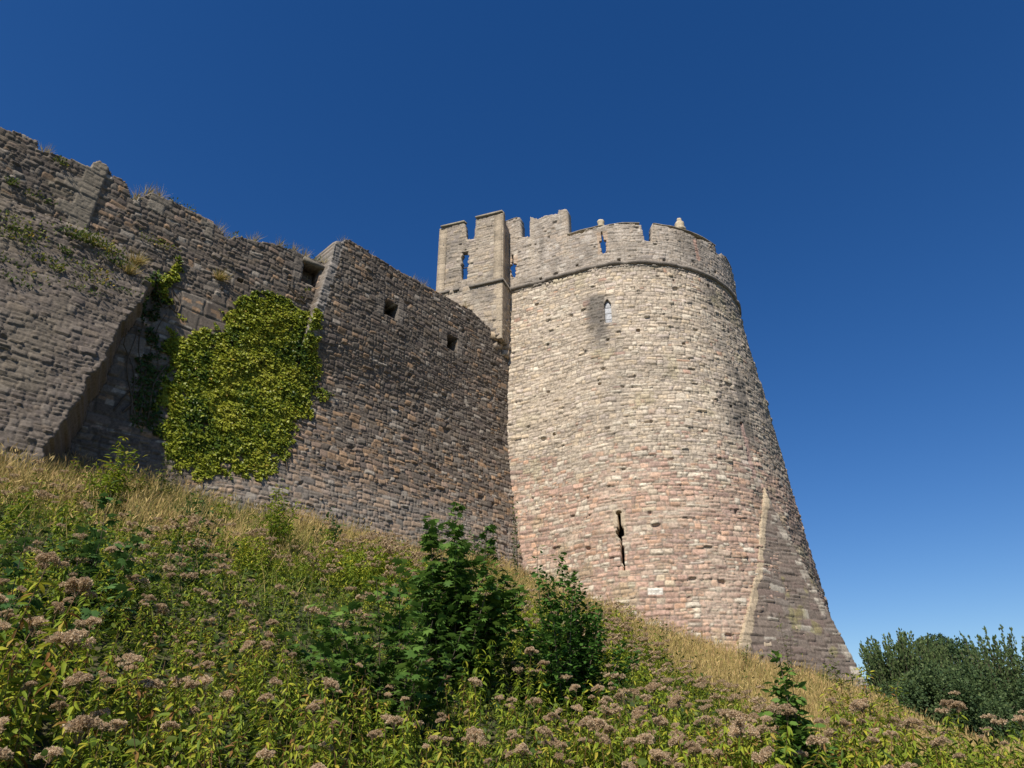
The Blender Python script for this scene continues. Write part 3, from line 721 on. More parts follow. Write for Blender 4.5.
def opening(u0, u1, z0, z1, depth, slit, d_extra=0.0):
    us = np.linspace(u0 - .1, u1 + .1, 24); vs = np.linspace(z0 - .1, z1 + .15, 28)
    a_, b_ = np.meshgrid(us, vs, indexing='ij'); ac = (a_[:-1, :-1] + a_[1:, 1:]) / 2; bc = (b_[:-1, :-1] + b_[1:, 1:]) / 2
    rb_ = rubble(a_, b_, 5, relief=.4)
    P_ = w_pos(a_, -depth + rb_['h'] + d_extra, b_); m_ = np.ones(ac.shape, bool)
    if slit: m_ &= ~((ac > slit[0]) & (ac < slit[1]) & (bc > slit[2]) & (bc < slit[3]))
    cc = pick(PAL_WALL, rb_['q'][4]) * .8
    slab('window_back', P_, np.broadcast_to(np.array([NN[0], NN[1], 0.0]), P_.shape), m_, cc, M_stone, curtain, thick=.12)
cs_, cz_ = w_uv(308, 277, -.45); opening(*ops[0], 0.45, (cs_ - .06, cs_ + .06, cz_ - .17, cz_ + .13))
cs_, cz_ = w_uv(382, 313, -.5); opening(*ops[1], 0.50, (cs_ - .08, cs_ + .05, cz_ - .2, cz_ + .16))
opening(*ops[2], 0.75, None)
# heavy lintel over the first opening
def wbox(name, s0, s1, d0, d1, z0, z1, colr, lump=.03, seed=1, tilt=0.0):
    o = box(name, w_pos(np.array(0.0), 0.0, np.array(0.0))[:2], TT, NN, z0, z1, s0, s1, d0, d1, colr, curtain, lump=lump, seed=seed)
    return o
wbox('lintel', 8.95, 9.86, -0.9, 0.14, 15.22, 15.36, (.17, .15, .12), .03, 2)

# ------------------------------------------------------------------ foliage building blocks
def tube(pts, r0, r1, n=4):
    pts = np.asarray(pts, float); m = len(pts); V_ = []; F_ = []
    for k in range(m):
        d = pts[min(k + 1, m - 1)] - pts[max(k - 1, 0)]; d /= np.linalg.norm(d) + 1e-9
        a_ = np.cross(d, [0.3, 0.9, 0.1]); a_ /= np.linalg.norm(a_) + 1e-9; b_ = np.cross(d, a_)
        r_ = r0 + (r1 - r0) * k / (m - 1)
        for i in range(n):
            t = 2 * math.pi * i / n; V_.append(pts[k] + r_ * (math.cos(t) * a_ + math.sin(t) * b_))
    for k in range(m - 1):
        for i in range(n):
            a_, b_ = k * n + i, k * n + (i + 1) % n; F_.append([a_, b_, b_ + n]); F_.append([a_, b_ + n, a_ + n])
    return np.array(V_), np.array(F_)

class TM:
    """triangle mesh collector with a per-leaf random number"""
    def __init__(s): s.v, s.f, s.r, s.n = [], [], [], 0
    def add(s, v, f_, r):
        s.v.append(v); s.f.append(f_ + s.n); s.r.append(np.broadcast_to(r, (len(v),)) if np.ndim(r) == 0 else r); s.n += len(v)
    def leaves(s, tmpl, pos, fwd, scale, rnd, roll=None, up=None):
        tv, tf = tmpl; N = len(pos); pos = np.asarray(pos, float)
        fwd = fwd / (np.linalg.norm(fwd, axis=1, keepdims=True) + 1e-9)
        upv = np.broadcast_to(np.array([0, 0, 1.0]) if up is None else up, fwd.shape)
        sd_ = np.cross(fwd, upv); sd_ /= np.linalg.norm(sd_, axis=1, keepdims=True) + 1e-6
        nr = np.cross(sd_, fwd)
        if roll is not None:
            c, s_ = np.cos(roll)[:, None], np.sin(roll)[:, None]; sd_, nr = sd_ * c + nr * s_, nr * c - sd_ * s_
        sc_ = np.broadcast_to(scale, (N,))[:, None, None]
        v = (tv[None, :, 0:1] * sd_[:, None] + tv[None, :, 1:2] * fwd[:, None] + tv[None, :, 2:3] * nr[:, None]) * sc_ + pos[:, None]
        k = len(tv); f_ = (tf[None] + (np.arange(N) * k)[:, None, None]).reshape(-1, 3)
        s.add(v.reshape(-1, 3), f_, np.repeat(rnd, k))
    def arrays(s): return np.concatenate(s.v), np.concatenate(s.f), np.concatenate(s.r)
    def build(s, name, mat, parent=None, world=True):
        v, f_, r = s.arrays(); o = mesh_np(name, v, f_, mat, None, {'rnd': r})
        if parent is not None:
            o.parent = parent
            if world: o.location = -Vector(parent.location)
        return o

LANCE = (np.array([[0, 0, 0], [-.13, .3, .03], [.13, .3, .03], [0, .32, -.02], [-.10, .65, -.03], [.10, .65, -.03], [0, .66, -.08], [0, 1, -.22]]),
         np.array([[0, 3, 1], [0, 2, 3], [1, 3, 6], [1, 6, 4], [3, 2, 5], [3, 5, 6], [4, 6, 7], [6, 5, 7]]))
OVAL = (np.array([[0, 0, 0], [-.26, .3, .03], [.26, .3, .03], [-.24, .65, 0], [.24, .65, 0], [0, 1, -.08], [0, .45, -.03]]),
        np.array([[0, 6, 1], [0, 2, 6], [1, 6, 3], [6, 2, 4], [3, 6, 5], [6, 4, 5]]))
def lobed():
    a = np.radians([-90, -20, -48, 5, -10 + 40, 62, 78, 90, 102, 118, 150, 175, 228, 200])
    pts = [(0, 0)]; 
    for an, r_ in ((-35, .42), (-12, .30), (12, .62), (34, .36), (56, .66), (74, .42), (90, .8), (106, .42), (124, .66), (146, .36), (168, .62), (192, .30), (215, .42)):
        t = math.radians(an); pts.append((r_ * math.cos(t), .28 + r_ * math.sin(t)))
    v = np.array([[x, y, -0.35 * (x * x + (y - .3) ** 2)] for x, y in pts] + [[0, .28, .0]])
    n = len(pts); c = n
    f_ = [[c, i, i + 1] for i in range(1, n - 1)] + [[c, n - 1, 0], [c, 0, 1]]
    return v, np.array(f_)
LOBED = lobed()
IVY = (np.array([[0, 0, 0], [-.38, -.05, -.04], [.38, -.05, -.04], [-.42, .32, -.03], [.42, .32, -.03], [0, .35, .06], [-.16, .55, 0], [.16, .55, 0], [0, .95, -.12]]),
       np.array([[0, 5, 1], [0, 2, 5], [1, 5, 3], [2, 4, 5], [3, 5, 6], [4, 7, 5], [6, 5, 8], [5, 7, 8]]))
BLADE = (np.array([[-.012, 0, 0], [.012, 0, 0], [-.010, .45, -.03], [.010, .45, -.03], [0, 1, -.22]]), np.array([[0, 1, 3], [0, 3, 2], [2, 3, 4]]))
CARD = (np.array([[0, 0, 0], [-.3, .45, .05], [.3, .45, .05], [0, 1, -.05]]), np.array([[0, 2, 1], [1, 2, 3]]))

G1, G2, G3 = (.035, .065, .012), (.075, .125, .02), (.14, .18, .03)
M_hemp = leaf_mat('hemp_agrimony_leaf', [(0.0, (.06, .11, .015)), (0.35, (.14, .21, .022)), (0.7, (.26, .32, .03)), (0.9, (.46, .43, .045)), (0.97, (.38, .27, .06)), (1.0, (.28, .14, .05))], 0.38)
M_stem = leaf_mat('reddish_stem', [(0, (.10, .085, .035)), (1, (.17, .09, .05))], 0.0)
M_puff = leaf_mat('seed_fluff', [(0, (.38, .27, .16)), (0.5, (.57, .43, .275)), (1, (.76, .61, .42))], 0.45, 0.95, 0.5)
M_syc = leaf_mat('sycamore_leaf', [(0, (.04, .09, .018)), (.6, (.095, .18, .032)), (1, (.17, .27, .05))], 0.35, 0.5, .1)
M_ash = leaf_mat('glossy_green_leaf', [(0, (.035, .09, .018)), (.6, (.075, .165, .028)), (1, (.13, .24, .04))], 0.35, 0.5, .1)
M_bram = leaf_mat('bramble_leaf', [(0, (.03, .075, .02)), (.6, (.07, .14, .035)), (1, (.13, .22, .055))], 0.28, 0.45, .1)
M_ivy = leaf_mat('ivy_leaf', [(0, (.04, .08, .015)), (0.25, (.10, .15, .018)), (0.6, (.26, .29, .028)), (0.88, (.34, .37, .045)), (0.95, (.42, .34, .05)), (1.0, (.36, .24, .05))], 0.3, 0.4, 0)
M_ivyd = leaf_mat('ivy_leaf_painted_shade', [(0, (.03, .06, .015)), (1, (.08, .13, .03))], 0.3, 0.45, 0)  # darker copy of the ivy greens, the recess shade put into the colour
M_dry = leaf_mat('dry_grass_blade', [(0, (.16, .17, .04)), (0.3, (.36, .29, .09)), (0.8, (.56, .42, .18)), (1, (.42, .27, .12))], 0.3, 0.8, 0)
M_grass = leaf_mat('green_grass_blade', [(0, (.08, .12, .02)), (0.6, (.20, .25, .04)), (1, (.32, .31, .07))], 0.3, 0.7, 0)
M_under = leaf_mat('undergrowth_leaf', [(0, (.025, .05, .012)), (0.5, (.07, .11, .018)), (1, (.16, .20, .035))], 0.3, 0.55, 0)
M_tree = leaf_mat('far_tree_leaf', [(0, (.03, .06, .025)), (0.6, (.075, .115, .04)), (1, (.13, .17, .06))], 0.2, 0.6, .3)
M_bark = leaf_mat('bark', [(0, (.07, .055, .04)), (1, (.14, .11, .08))], 0.0, .9)
M_weed = leaf_mat('wall_weed_leaf', [(0, (.05, .09, .02)), (0.5, (.12, .16, .035)), (0.85, (.24, .24, .04)), (1, (.38, .26, .05))], 0.3, 0.6, .5)

def runit(r, n): 
    v = r.normal(size=(n, 3)); return v / np.linalg.norm(v, axis=1, keepdims=True)

# ------------------------------------------------------------------ hemp agrimony (foreground)
def hemp_proto(seed, h, dens=1.0, lite=False):
    r = np.random.default_rng(seed); st_, lf = TM(), TM()
    heads = []
    ns = r.integers(3, 5)
    for s in range(ns):
        b = r.normal(0, .07, 3) * [1, 1, 0]; lean = r.normal(0, .13, 2); hh = h * r.uniform(.78, 1.05)
        ts = np.linspace(0, 1, 6); pts = np.stack([b[0] + lean[0] * ts ** 1.6 * hh, b[1] + lean[1] * ts ** 1.6 * hh, hh * ts - .08], 1)
        st_.add(*tube(pts, .005, .0025, 3), r.random())
        npair = int((21 if not lite else 11) * dens)
        for k in range(npair):
            t = 0.18 + 0.78 * (k + r.uniform(-.3, .3)) / npair; p_ = np.array([np.interp(t, ts, pts[:, c]) for c in range(3)])
            ang = k * 1.57 + r.uniform(-.4, .4); m = 4 if r.random() < .75 else 2
            for j in range(m):
                a_ = ang + (j % 2) * math.pi + (.5 if j >= 2 else 0) * r.choice([-1, 1]); el_ = r.uniform(-.95, .15)
                f_ = np.array([[math.cos(a_) * math.cos(el_), math.sin(a_) * math.cos(el_), math.sin(el_)]])
                lf.leaves(LANCE, [p_], f_, r.uniform(.075, .135) * (1.1 - .35 * t), np.array([np.clip(r.normal(.45 + .25 * t, .22), 0, 1)]), roll=np.array([r.normal(0, .5)]))
        heads.append(pts[-1])
    return st_, lf, heads

def head_proto(seed, n=9, size=.05, fl=110, lk=1.0):
    """corymb of small fluffy seed puffs on thin rays"""
    r = np.random.default_rng(seed); t = TM()
    for k in range(n):
        a_ = r.uniform(0, 2 * math.pi); rr = size * math.sqrt(r.random()); c = np.array([rr * math.cos(a_), rr * math.sin(a_), .035 - rr * rr * 6 + r.normal(0, .006)])
        pr = r.uniform(.017, .026)
        dirs = runit(r, fl); dirs[:, 2] = np.abs(dirs[:, 2]) * 1.1 - .3
        o_ = runit(r, fl) * .8 + dirs
        t.leaves((np.array([[-.5, 0, 0], [.5, 0, 0], [0, .9, .1]]), np.array([[0, 1, 2]])), c + dirs * pr * r.uniform(.55, 1.1, (fl, 1)), o_, pr * .42 * lk * r.uniform(.6, 1.3, fl), np.clip(r.normal(.5, .25, fl), 0, 1), roll=r.uniform(0, 6, fl))
        tv, tf = tube(np.array([[0, 0, -.03], c * .6 + [0, 0, -.004], c]), .0015, .001, 3); t.add(tv, tf, .1)
    return t

protos = [hemp_proto(100 + k, 1.0 + .1 * (k % 3)) for k in range(7)]
head_me = []
for k in range(5):
    o = head_proto(200 + k, n=10 + 3 * k, size=.042 + .008 * k).build('seed_head', M_puff); head_me.append(o.data); bpy.data.objects.remove(o)
pm = []
for k, (s_, l_, hd) in enumerate(protos):
    a_ = s_.build('stem', M_stem); b_ = l_.build('foliage', M_hemp); pm.append((a_.data, b_.data, hd)); bpy.data.objects.remove(a_); bpy.data.objects.remove(b_)

def castle_dist(x, y):
    q_ = (K - (y - x)) / R2; dt = np.hypot(x - TC[0], y - TC[1]) - 7.1
    fl = -((x - PA[0]) * -na[0] + (y - PA[1]) * -na[1]) - 1.2
    q_ = np.where(((x + y) / R2) > 19.5, 99, q_)
    fl = np.where(x < PA[0], fl, 99)
    return np.minimum(np.minimum(q_, dt), fl)

def dry_amount(x, y):
    d = castle_dist(x, y); rgt = sstep(2.0, 6.5, x)
    lim = 4.6 + 8.2 * rgt * sstep(12.5, 9.5, x) + 2.2 * fbm(x * .35, y * .35, 71, 3)
    lim = lim - 5.0 * sstep(11.2, 13.5, x - 0.1 * y + 2.3) * 0
    return sstep(lim + .8, lim - .8, d)

rh = np.random.default_rng(51)
cand = []
for _ in range(34000):
    rr_ = math.sqrt(rh.uniform(2.2 ** 2, 26 ** 2)); az_ = rh.uniform(-1.15, .95)
    cand.append((rr_ * math.sin(az_), rr_ * math.cos(az_)))
cand = np.array(cand)
cz = ground_z(cand[:, 0], cand[:, 1]); dist = np.hypot(cand[:, 0], cand[:, 1])
patch = fbm(cand[:, 0] * .45, cand[:, 1] * .45, 88, 3)
keep = (castle_dist(cand[:, 0], cand[:, 1]) > 1.2)
dens = (1 - dry_amount(cand[:, 0], cand[:, 1])) * np.where(dist < 9, 1.0, .55)
keep &= rh.random(len(cand)) < dens * .52
bx_ = F_PX * cand[:, 0] / cand[:, 1] / 1.09 + 512; keep &= ~((bx_ > 768) & (bx_ < 812) & (dist > 4.8) & (dist < 7.9))
px_, py_ = project(np.stack([cand[:, 0], cand[:, 1], cz + .9], 1)); keep &= (px_ > -500) & (px_ < 1300) & (py_ < 900)
cand, cz, dist = cand[keep], cz[keep], dist[keep]; order = np.argsort(dist); cand, cz, dist = cand[order], cz[order], dist[order]
# thin out the very nearest so no plant blocks the lens
ok = np.ones(len(cand), bool)
for i in range(len(cand)):
    if not ok[i] or dist[i] > 14: continue
    mn = .15 + .019 * dist[i]; d2 = np.hypot(cand[:, 0] - cand[i, 0], cand[:, 1] - cand[i, 1]); d2[:i + 1] = 9; ok &= d2 > mn
cand, cz, dist = cand[ok], cz[ok], dist[ok]
px_, py_ = project(np.stack([cand[:, 0], cand[:, 1], cz + .95], 1))
NI = 290; made = 0
HG = {'L': 'hemp agrimony plants on the left of the slope', 'C': 'hemp agrimony plants below the saplings', 'R': 'hemp agrimony plants on the right of the slope'}
HL = {'L': 'yellow-green leafy hemp agrimony on the left hillside below the dark buttress', 'C': 'tall hemp agrimony with brown fluffy heads in front of the two dark saplings', 'R': 'hemp agrimony with dusty pink seed heads below the tower on the right'}
def place_hemp(i, x, y, z, k, sc_, rz, zone, bloom):
    t = thing('hemp_agrimony', HL[zone], 'wildflower', (x, y, z), HG[zone]); t.rotation_euler = (rh.normal(0, .07), rh.normal(0, .07), rz); t.scale = (sc_,) * 3
    sm, lm, hd = pm[k]
    for nm, me in (('stem', sm), ('foliage', lm)):
        o = bpy.data.objects.new(nm, me); C.objects.link(o); o.parent = t
    for j, h_ in enumerate(hd):
        if rh.random() > bloom: continue
        o = bpy.data.objects.new('seed_head', head_me[rh.integers(5)]); C.objects.link(o); o.parent = t; o.location = h_
        o.rotation_euler = (rh.normal(0, .25), rh.normal(0, .25), rh.uniform(0, 6)); o.scale = (rh.uniform(.6, 1.25),) * 3
stuff_s, stuff_h = TM(), TM()
arr = [(s_.arrays(), l_.arrays(), hd) for s_, l_, hd in protos]
lite = [hemp_proto(400 + k, 1.0, 1.0, True) for k in range(4)]; larr = [(s_.arrays(), l_.arrays(), hd) for s_, l_, hd in lite]
nheads = [head_proto(200 + k, n=10 + 3 * k, size=.042 + .008 * k).arrays() for k in range(5)]
lheads = [head_proto(500 + k, 9, .055, 14, 2.2).arrays() for k in range(3)]
for i in range(len(cand)):
    x, y = cand[i]; sc_ = rh.uniform(.66, 1.08) * (0.90 + .42 * vn(x * .6, y * .6, 5)); rz = rh.uniform(0, 6.28)
    bl = .27 + .52 * sstep(-.12, .22, fbm(x * .6 + 5, y * .6, 17)) + .08 * (x > 1); bl *= 1 if dist[i] < 8 else .75; sc_ *= 1 + .12 * (x > 2.5 and dist[i] < 13)
    zone = 'L' if px_[i] < 330 else ('C' if px_[i] < 680 else 'R')
    if made < NI and -30 < px_[i] < 1050 and py_[i] < 800:
        made += 1; place_hemp(i, x, y, cz[i] - .03, rh.integers(7), sc_, rz, zone, bl)
    else:
        (sv, sf, sr), (lv, lf_, lr), hd = larr[rh.integers(4)] if dist[i] > 9 else arr[rh.integers(7)]
        c, s_ = math.cos(rz), math.sin(rz); Rm = np.array([[c, -s_, 0], [s_, c, 0], [0, 0, 1]]).T * sc_; o_ = np.array([x, y, cz[i] - .03])
        stuff_s.add(lv @ Rm + o_, lf_, np.clip(lr + rh.normal(0, .1), 0, 1))
        for h_ in hd:
            if rh.random() < bl:
                hv, hf, hr = lheads[rh.integers(3)] if dist[i] > 8 else nheads[rh.integers(5)]; stuff_h.add(hv * rh.uniform(.8, 1.35) + (h_ @ Rm) + o_, hf, hr)
o = stuff_s.build('wildflower_foliage', M_hemp); tag(o, 'distant leafy wildflower growth covering the middle of the slope', 'wildflowers', kind='stuff')
o = stuff_h.build('wildflower_seed_heads', M_puff); tag(o, 'small faded seed heads scattered over the middle of the slope', 'seed heads', kind='stuff')
print('hemp', len(cand), 'stuff verts', stuff_s.n, stuff_h.n)

# ------------------------------------------------------------------ undergrowth (leaf litter layer, nettles, dock) and grasses
def scatter(n, rmax, r):
    rr_ = np.sqrt(r.uniform(1.8 ** 2, rmax ** 2, n)); az_ = r.uniform(-1.15, .95, n); return rr_ * np.sin(az_), rr_ * np.cos(az_)
r = np.random.default_rng(8); U1 = TM()
x, y = scatter(185000, 27, r); d = castle_dist(x, y); m = (d > .25) & (r.random(len(x)) < (1 - .8 * dry_amount(x, y)) * np.where(np.hypot(x, y) < 12, 1, .6)); x, y = x[m], y[m]
z = ground_z(x, y); hgt = np.abs(r.normal(0, .26, len(x))) * (1 + .5 * fbm(x * .8, y * .8, 2))
f_ = runit(r, len(x)); f_[:, 2] = f_[:, 2] * .4 - .05
U1.leaves(OVAL, np.stack([x, y, z + hgt], 1), f_, r.uniform(.05, .10, len(x)), np.clip(r.normal(.45, .25, len(x)) + .25 * fbm(x * .6, y * .6, 6), 0, 1), roll=r.normal(0, .6, len(x)))
o = U1.build('undergrowth', M_under); tag(o, 'low tangled green undergrowth between the taller stems', 'undergrowth', kind='stuff')

def grass(name, n, mat, wfun, hr, label, seed, spread=.35, wid=1.0, extra=0.0, maxd=30):
    r = np.random.default_rng(seed); x, y = scatter(n, maxd, r); d = castle_dist(x, y)
    m = (d > .02) & (r.random(len(x)) < wfun(x, y)); x, y = x[m], y[m]; z = ground_z(x, y); k = len(x)
    f_ = np.stack([r.normal(0, spread, k), r.normal(0, spread, k), np.ones(k)], 1)
    sc_ = r.uniform(hr[0], hr[1], k) * (1 + .4 * fbm(x * .9, y * .9, 3))
    t = TM(); tv, tf = BLADE; tv = tv * np.array([wid, 1, 1]); dd = np.hypot(x, y)
    t.leaves((tv, tf), np.stack([x, y, z - .02], 1), f_, sc_, np.clip(r.normal(.5, .25, k) + .35 * fbm(x * .5, y * .5, 31), 0, 1), roll=r.uniform(0, 6.3, k), up=np.array([0.2, 1, 0.1]))
    if extra:
        e = (r.random(k) < extra) & (dd > 7); hp = np.stack([x, y, z], 1)[e] + f_[e] / np.linalg.norm(f_[e], axis=1, keepdims=True) * (sc_[e] * .93)[:, None]
        t.leaves((np.array([[-.006, -.03, 0], [.006, -.03, 0], [.010, .04, 0], [-.010, .04, 0], [0, .10, -.01]]), np.array([[0, 1, 2], [0, 2, 3], [3, 2, 4]])), hp, f_[e] + r.normal(0, .3, (e.sum(), 3)), 1.0, np.clip(r.normal(.85, .12, e.sum()), 0, 1), roll=r.uniform(0, 6, e.sum()), up=np.array([0.2, 1, 0.1]))
    o = t.build(name, mat); tag(o, label, 'grass', kind='stuff'); return k
k = grass('dry_grass', 410000, M_dry, lambda x, y: dry_amount(x, y) * (.95 - .6 * sstep(-.08, .15, fbm(x * .55, y * .55, 53)) * sstep(4, 1, x)) + .025 * (np.hypot(x, y) > 12), (.35, .75), 'golden dry grass below the castle wall and around the tower foot', 3, .42, 1.05, .2)
k2 = grass('green_grass', 320000, M_grass, lambda x, y: .13 + .85 * dry_amount(x, y) * sstep(-.08, .15, fbm(x * .55, y * .55, 53)) * (.3 + .7 * sstep(4, 1, x)), (.2, .5), 'green grass blades mixed through the slope', 4, .4, 1.4, 0)
print('grass', k, k2)

# ------------------------------------------------------------------ shrubs and saplings
def at_ground(px, py_base, dist_):
    r_ = ray(px, py_base); hr = math.hypot(r_[0], r_[1]); x, y = r_[0] / hr * dist_, r_[1] / hr * dist_
    return x, y, float(ground_z(x, y))

def shrub(name, label, cat, base, h, rad, shoots, tmpl, mat, lsize, seed, per=1.0, lean=(0, 0), pair_gap=.085, upright=.6, group=None, twig=.35, cone=False):
    r = np.random.default_rng(seed); t = thing(name, label, cat, base, group); stm, lf = TM(), TM()
    for s in range(shoots):
        a_ = r.uniform(0, 6.28); ro = rad * math.sqrt(r.random()); hs_ = h * (1 - .42 * (ro / rad) ** 2) * r.uniform(.6, 1.0)
        if s == 0: ro = 0; hs_ = h
        end = np.array([ro * math.cos(a_) + lean[0], ro * math.sin(a_) + lean[1], hs_])
        ts = np.linspace(0, 1, 7); pts = np.stack([end[0] * ts ** (1 / (1 + upright)) , end[1] * ts ** (1 / (1 + upright)), end[2] * ts], 1) + np.stack([.05 * np.sin(ts * 5 + s), .05 * np.cos(ts * 4 + s), 0 * ts], 1) * hs_ * .3
        stm.add(*tube(pts, .012 * h / 2, .003, 4), r.random())
        L_ = np.linalg.norm(end); npn = max(3, int(L_ / pair_gap))
        for k in range(npn):
            tt = .12 + .88 * (k + r.random()) / npn; p_ = np.array([np.interp(tt, ts, pts[:, c]) for c in range(3)])
            ang = k * 1.9 + r.uniform(-.5, .5); tl = twig * (1.05 - tt * .8) * r.uniform(.5, 1.1) * (rad if not cone else rad * 1.2)
            d_ = np.array([math.cos(ang), math.sin(ang), r.uniform(.1, .7)]); d_ /= np.linalg.norm(d_)
            q1 = p_ + d_ * tl
            if tl > .15: stm.add(*tube(np.array([p_, (p_ + q1) / 2 + [0, 0, .02], q1]), .004, .002, 3), r.random())
            nl_ = max(2, int((2 + tl / (lsize * .42)) * per)); tk = r.random(nl_) ** .7
            pos = p_ + d_ * (tl * tk)[:, None] + r.normal(0, lsize * .35, (nl_, 3)); la = r.uniform(0, 6.28, nl_)
            f_ = np.stack([np.cos(la), np.sin(la), r.normal(-.15, .4, nl_)], 1) + d_ * .5
            hfac = pos[:, 2] / h
            lf.leaves(tmpl, pos, f_, lsize * r.uniform(.65, 1.2, nl_), np.clip(r.normal(.35 + .3 * hfac, .2), 0, 1), roll=r.normal(0, .45, nl_))
    for tm_, nm, mt in ((stm, 'stem', M_bark), (lf, 'foliage', mat)):
        o = tm_.build(nm, mt); o.parent = t
    return t

def hbase(px, py_top, dist_, nm=None):
    """ground point on the bearing of px and the height that brings the top to py_top"""
    x, y, z = at_ground(px, 600, dist_); r_ = ray(px, py_top); h_ = r_[2] / math.hypot(r_[0], r_[1]) * dist_ - z
    return (x, y, z - .05), h_ + .05
# foreshortened bearings: the bearing of a column px depends on the row, so take the row of the plant's middle
def hb(px, py_mid, py_top, dist_):
    r_ = ray(px, py_mid); hr = math.hypot(r_[0], r_[1]); x, y = r_[0] / hr * dist_, r_[1] / hr * dist_; z = float(ground_z(x, y))
    r2 = ray(px, py_top); h_ = r2[2] / math.hypot(r2[0], r2[1]) * dist_ - z
    return (x, y, z - .05), h_ + .05

b_, h_ = hb(455, 590, 504, 10.5)
shrub('sycamore_sapling', 'tall bushy sycamore sapling growing in front of the joint of wall and tower', 'sapling', b_, h_, 1.0, 26, LOBED, M_syc, .13, 1, per=1.6)
b_, h_ = hb(400, 620, 560, 8.2)
shrub('sycamore_sapling', 'low spreading sycamore shoots left of the tall sapling among seed heads', 'sapling', b_, h_, 1.1, 14, LOBED, M_syc, .12, 2, per=1.0)
b_, h_ = hb(566, 630, 556, 11.0)
shrub('ash_bush', 'dense rounded dark green bush below the arrow loop of the tower', 'bush', b_, h_, 1.0, 26, OVAL, M_ash, .09, 3, per=2.0, pair_gap=.06)
b_, h_ = hb(540, 600, 548, 11.6)
shrub('ash_bush', 'slim light green shoot beside the left edge of the rounded bush', 'bush', b_, h_, .3, 3, OVAL, M_ash, .09, 4, per=1.0)
b_, h_ = hb(789, 705, 652, 7.6)
shrub('oak_sapling', 'small upright dark green sapling in dry grass below the tower spur', 'sapling', b_, h_, .30, 16, OVAL, M_syc, .095, 5, per=3.2, twig=.6)
b_, h_ = hb(100, 545, 492, 9.5)
shrub('bramble', 'low dark bramble patch with broad leaves below the buttress', 'bush', b_, h_, .9, 9, LOBED, M_bram, .11, 6, per=.9)
b_, h_ = hb(20, 570, 520, 7.5)
shrub('bramble', 'dark broad leaved bramble at the left edge of the slope', 'bush', b_, h_, .9, 8, LOBED, M_bram, .105, 7, per=.8)
b_, h_ = hb(200, 530, 500, 11.5)
shrub('bramble', 'small dark green nettle clump in grass below the ivy', 'bush', b_, h_, .6, 7, OVAL, M_bram, .085, 8, per=.8)
b_, h_ = hb(113, 475, 436, 15.0)
shrub('willowherb', 'leafy weed with brown seed heads at the buttress foot', 'weed', b_, h_, .55, 14, LANCE, M_hemp, .14, 9, per=1.6)
b_, h_ = hb(280, 515, 484, 16.5)
shrub('willowherb', 'upright leafy weed at the wall foot right of the ivy', 'weed', b_, h_, .6, 16, LANCE, M_hemp, .14, 10, per=1.8)
b_, h_ = hb(516, 545, 500, 24.0)
shrub('climbing_weed', 'thin green weed climbing the corner between wall and tower', 'weed', b_, h_, .12, 3, OVAL, M_ash, .10, 11, per=.9)
b_, h_ = hb(865, 690, 664, 16.0)
shrub('willowherb', 'yellow green leafy bush at the right foot of the tower spur', 'weed', b_, h_, 1.0, 22, LANCE, M_hemp, .12, 12, per=1.5)
b_, h_ = hb(785, 650, 615, 22.0)
shrub('willowherb', 'small weed growing against the dark tower spur', 'weed', b_, h_, .3, 4, LANCE, M_weed, .12, 13, per=.7)

rw = np.random.default_rng(77)
for k in range(26):
    if k < 17:
        s_ = rw.uniform(3.5, 19); q_ = rw.uniform(.5, 4.2); P_ = w_pos(np.array(s_), q_, np.array(0.0)); x, y = float(P_[0]), float(P_[1])
        lb, gp = 'small leafy weed clump in the dry grass below the long wall', 'weed clumps below the long wall'
    else:
        th_ = math.radians(rw.uniform(-30, 45)); rd = 7.3 + rw.uniform(.6, 4.5); x, y = TC[0] + rd * math.sin(th_), TC[1] - rd * math.cos(th_)
        lb, gp = 'small leafy weed clump in the golden grass below the round tower', 'weed clumps below the tower'
    shrub('weed_clump', lb, 'weed', (x, y, float(ground_z(x, y)) - .05), rw.uniform(.8, 1.5), rw.uniform(.3, .6), 9, LANCE if k % 2 else OVAL, (M_weed, M_hemp, M_bram)[k % 3], .11, 900 + k, per=1.1, group=gp)

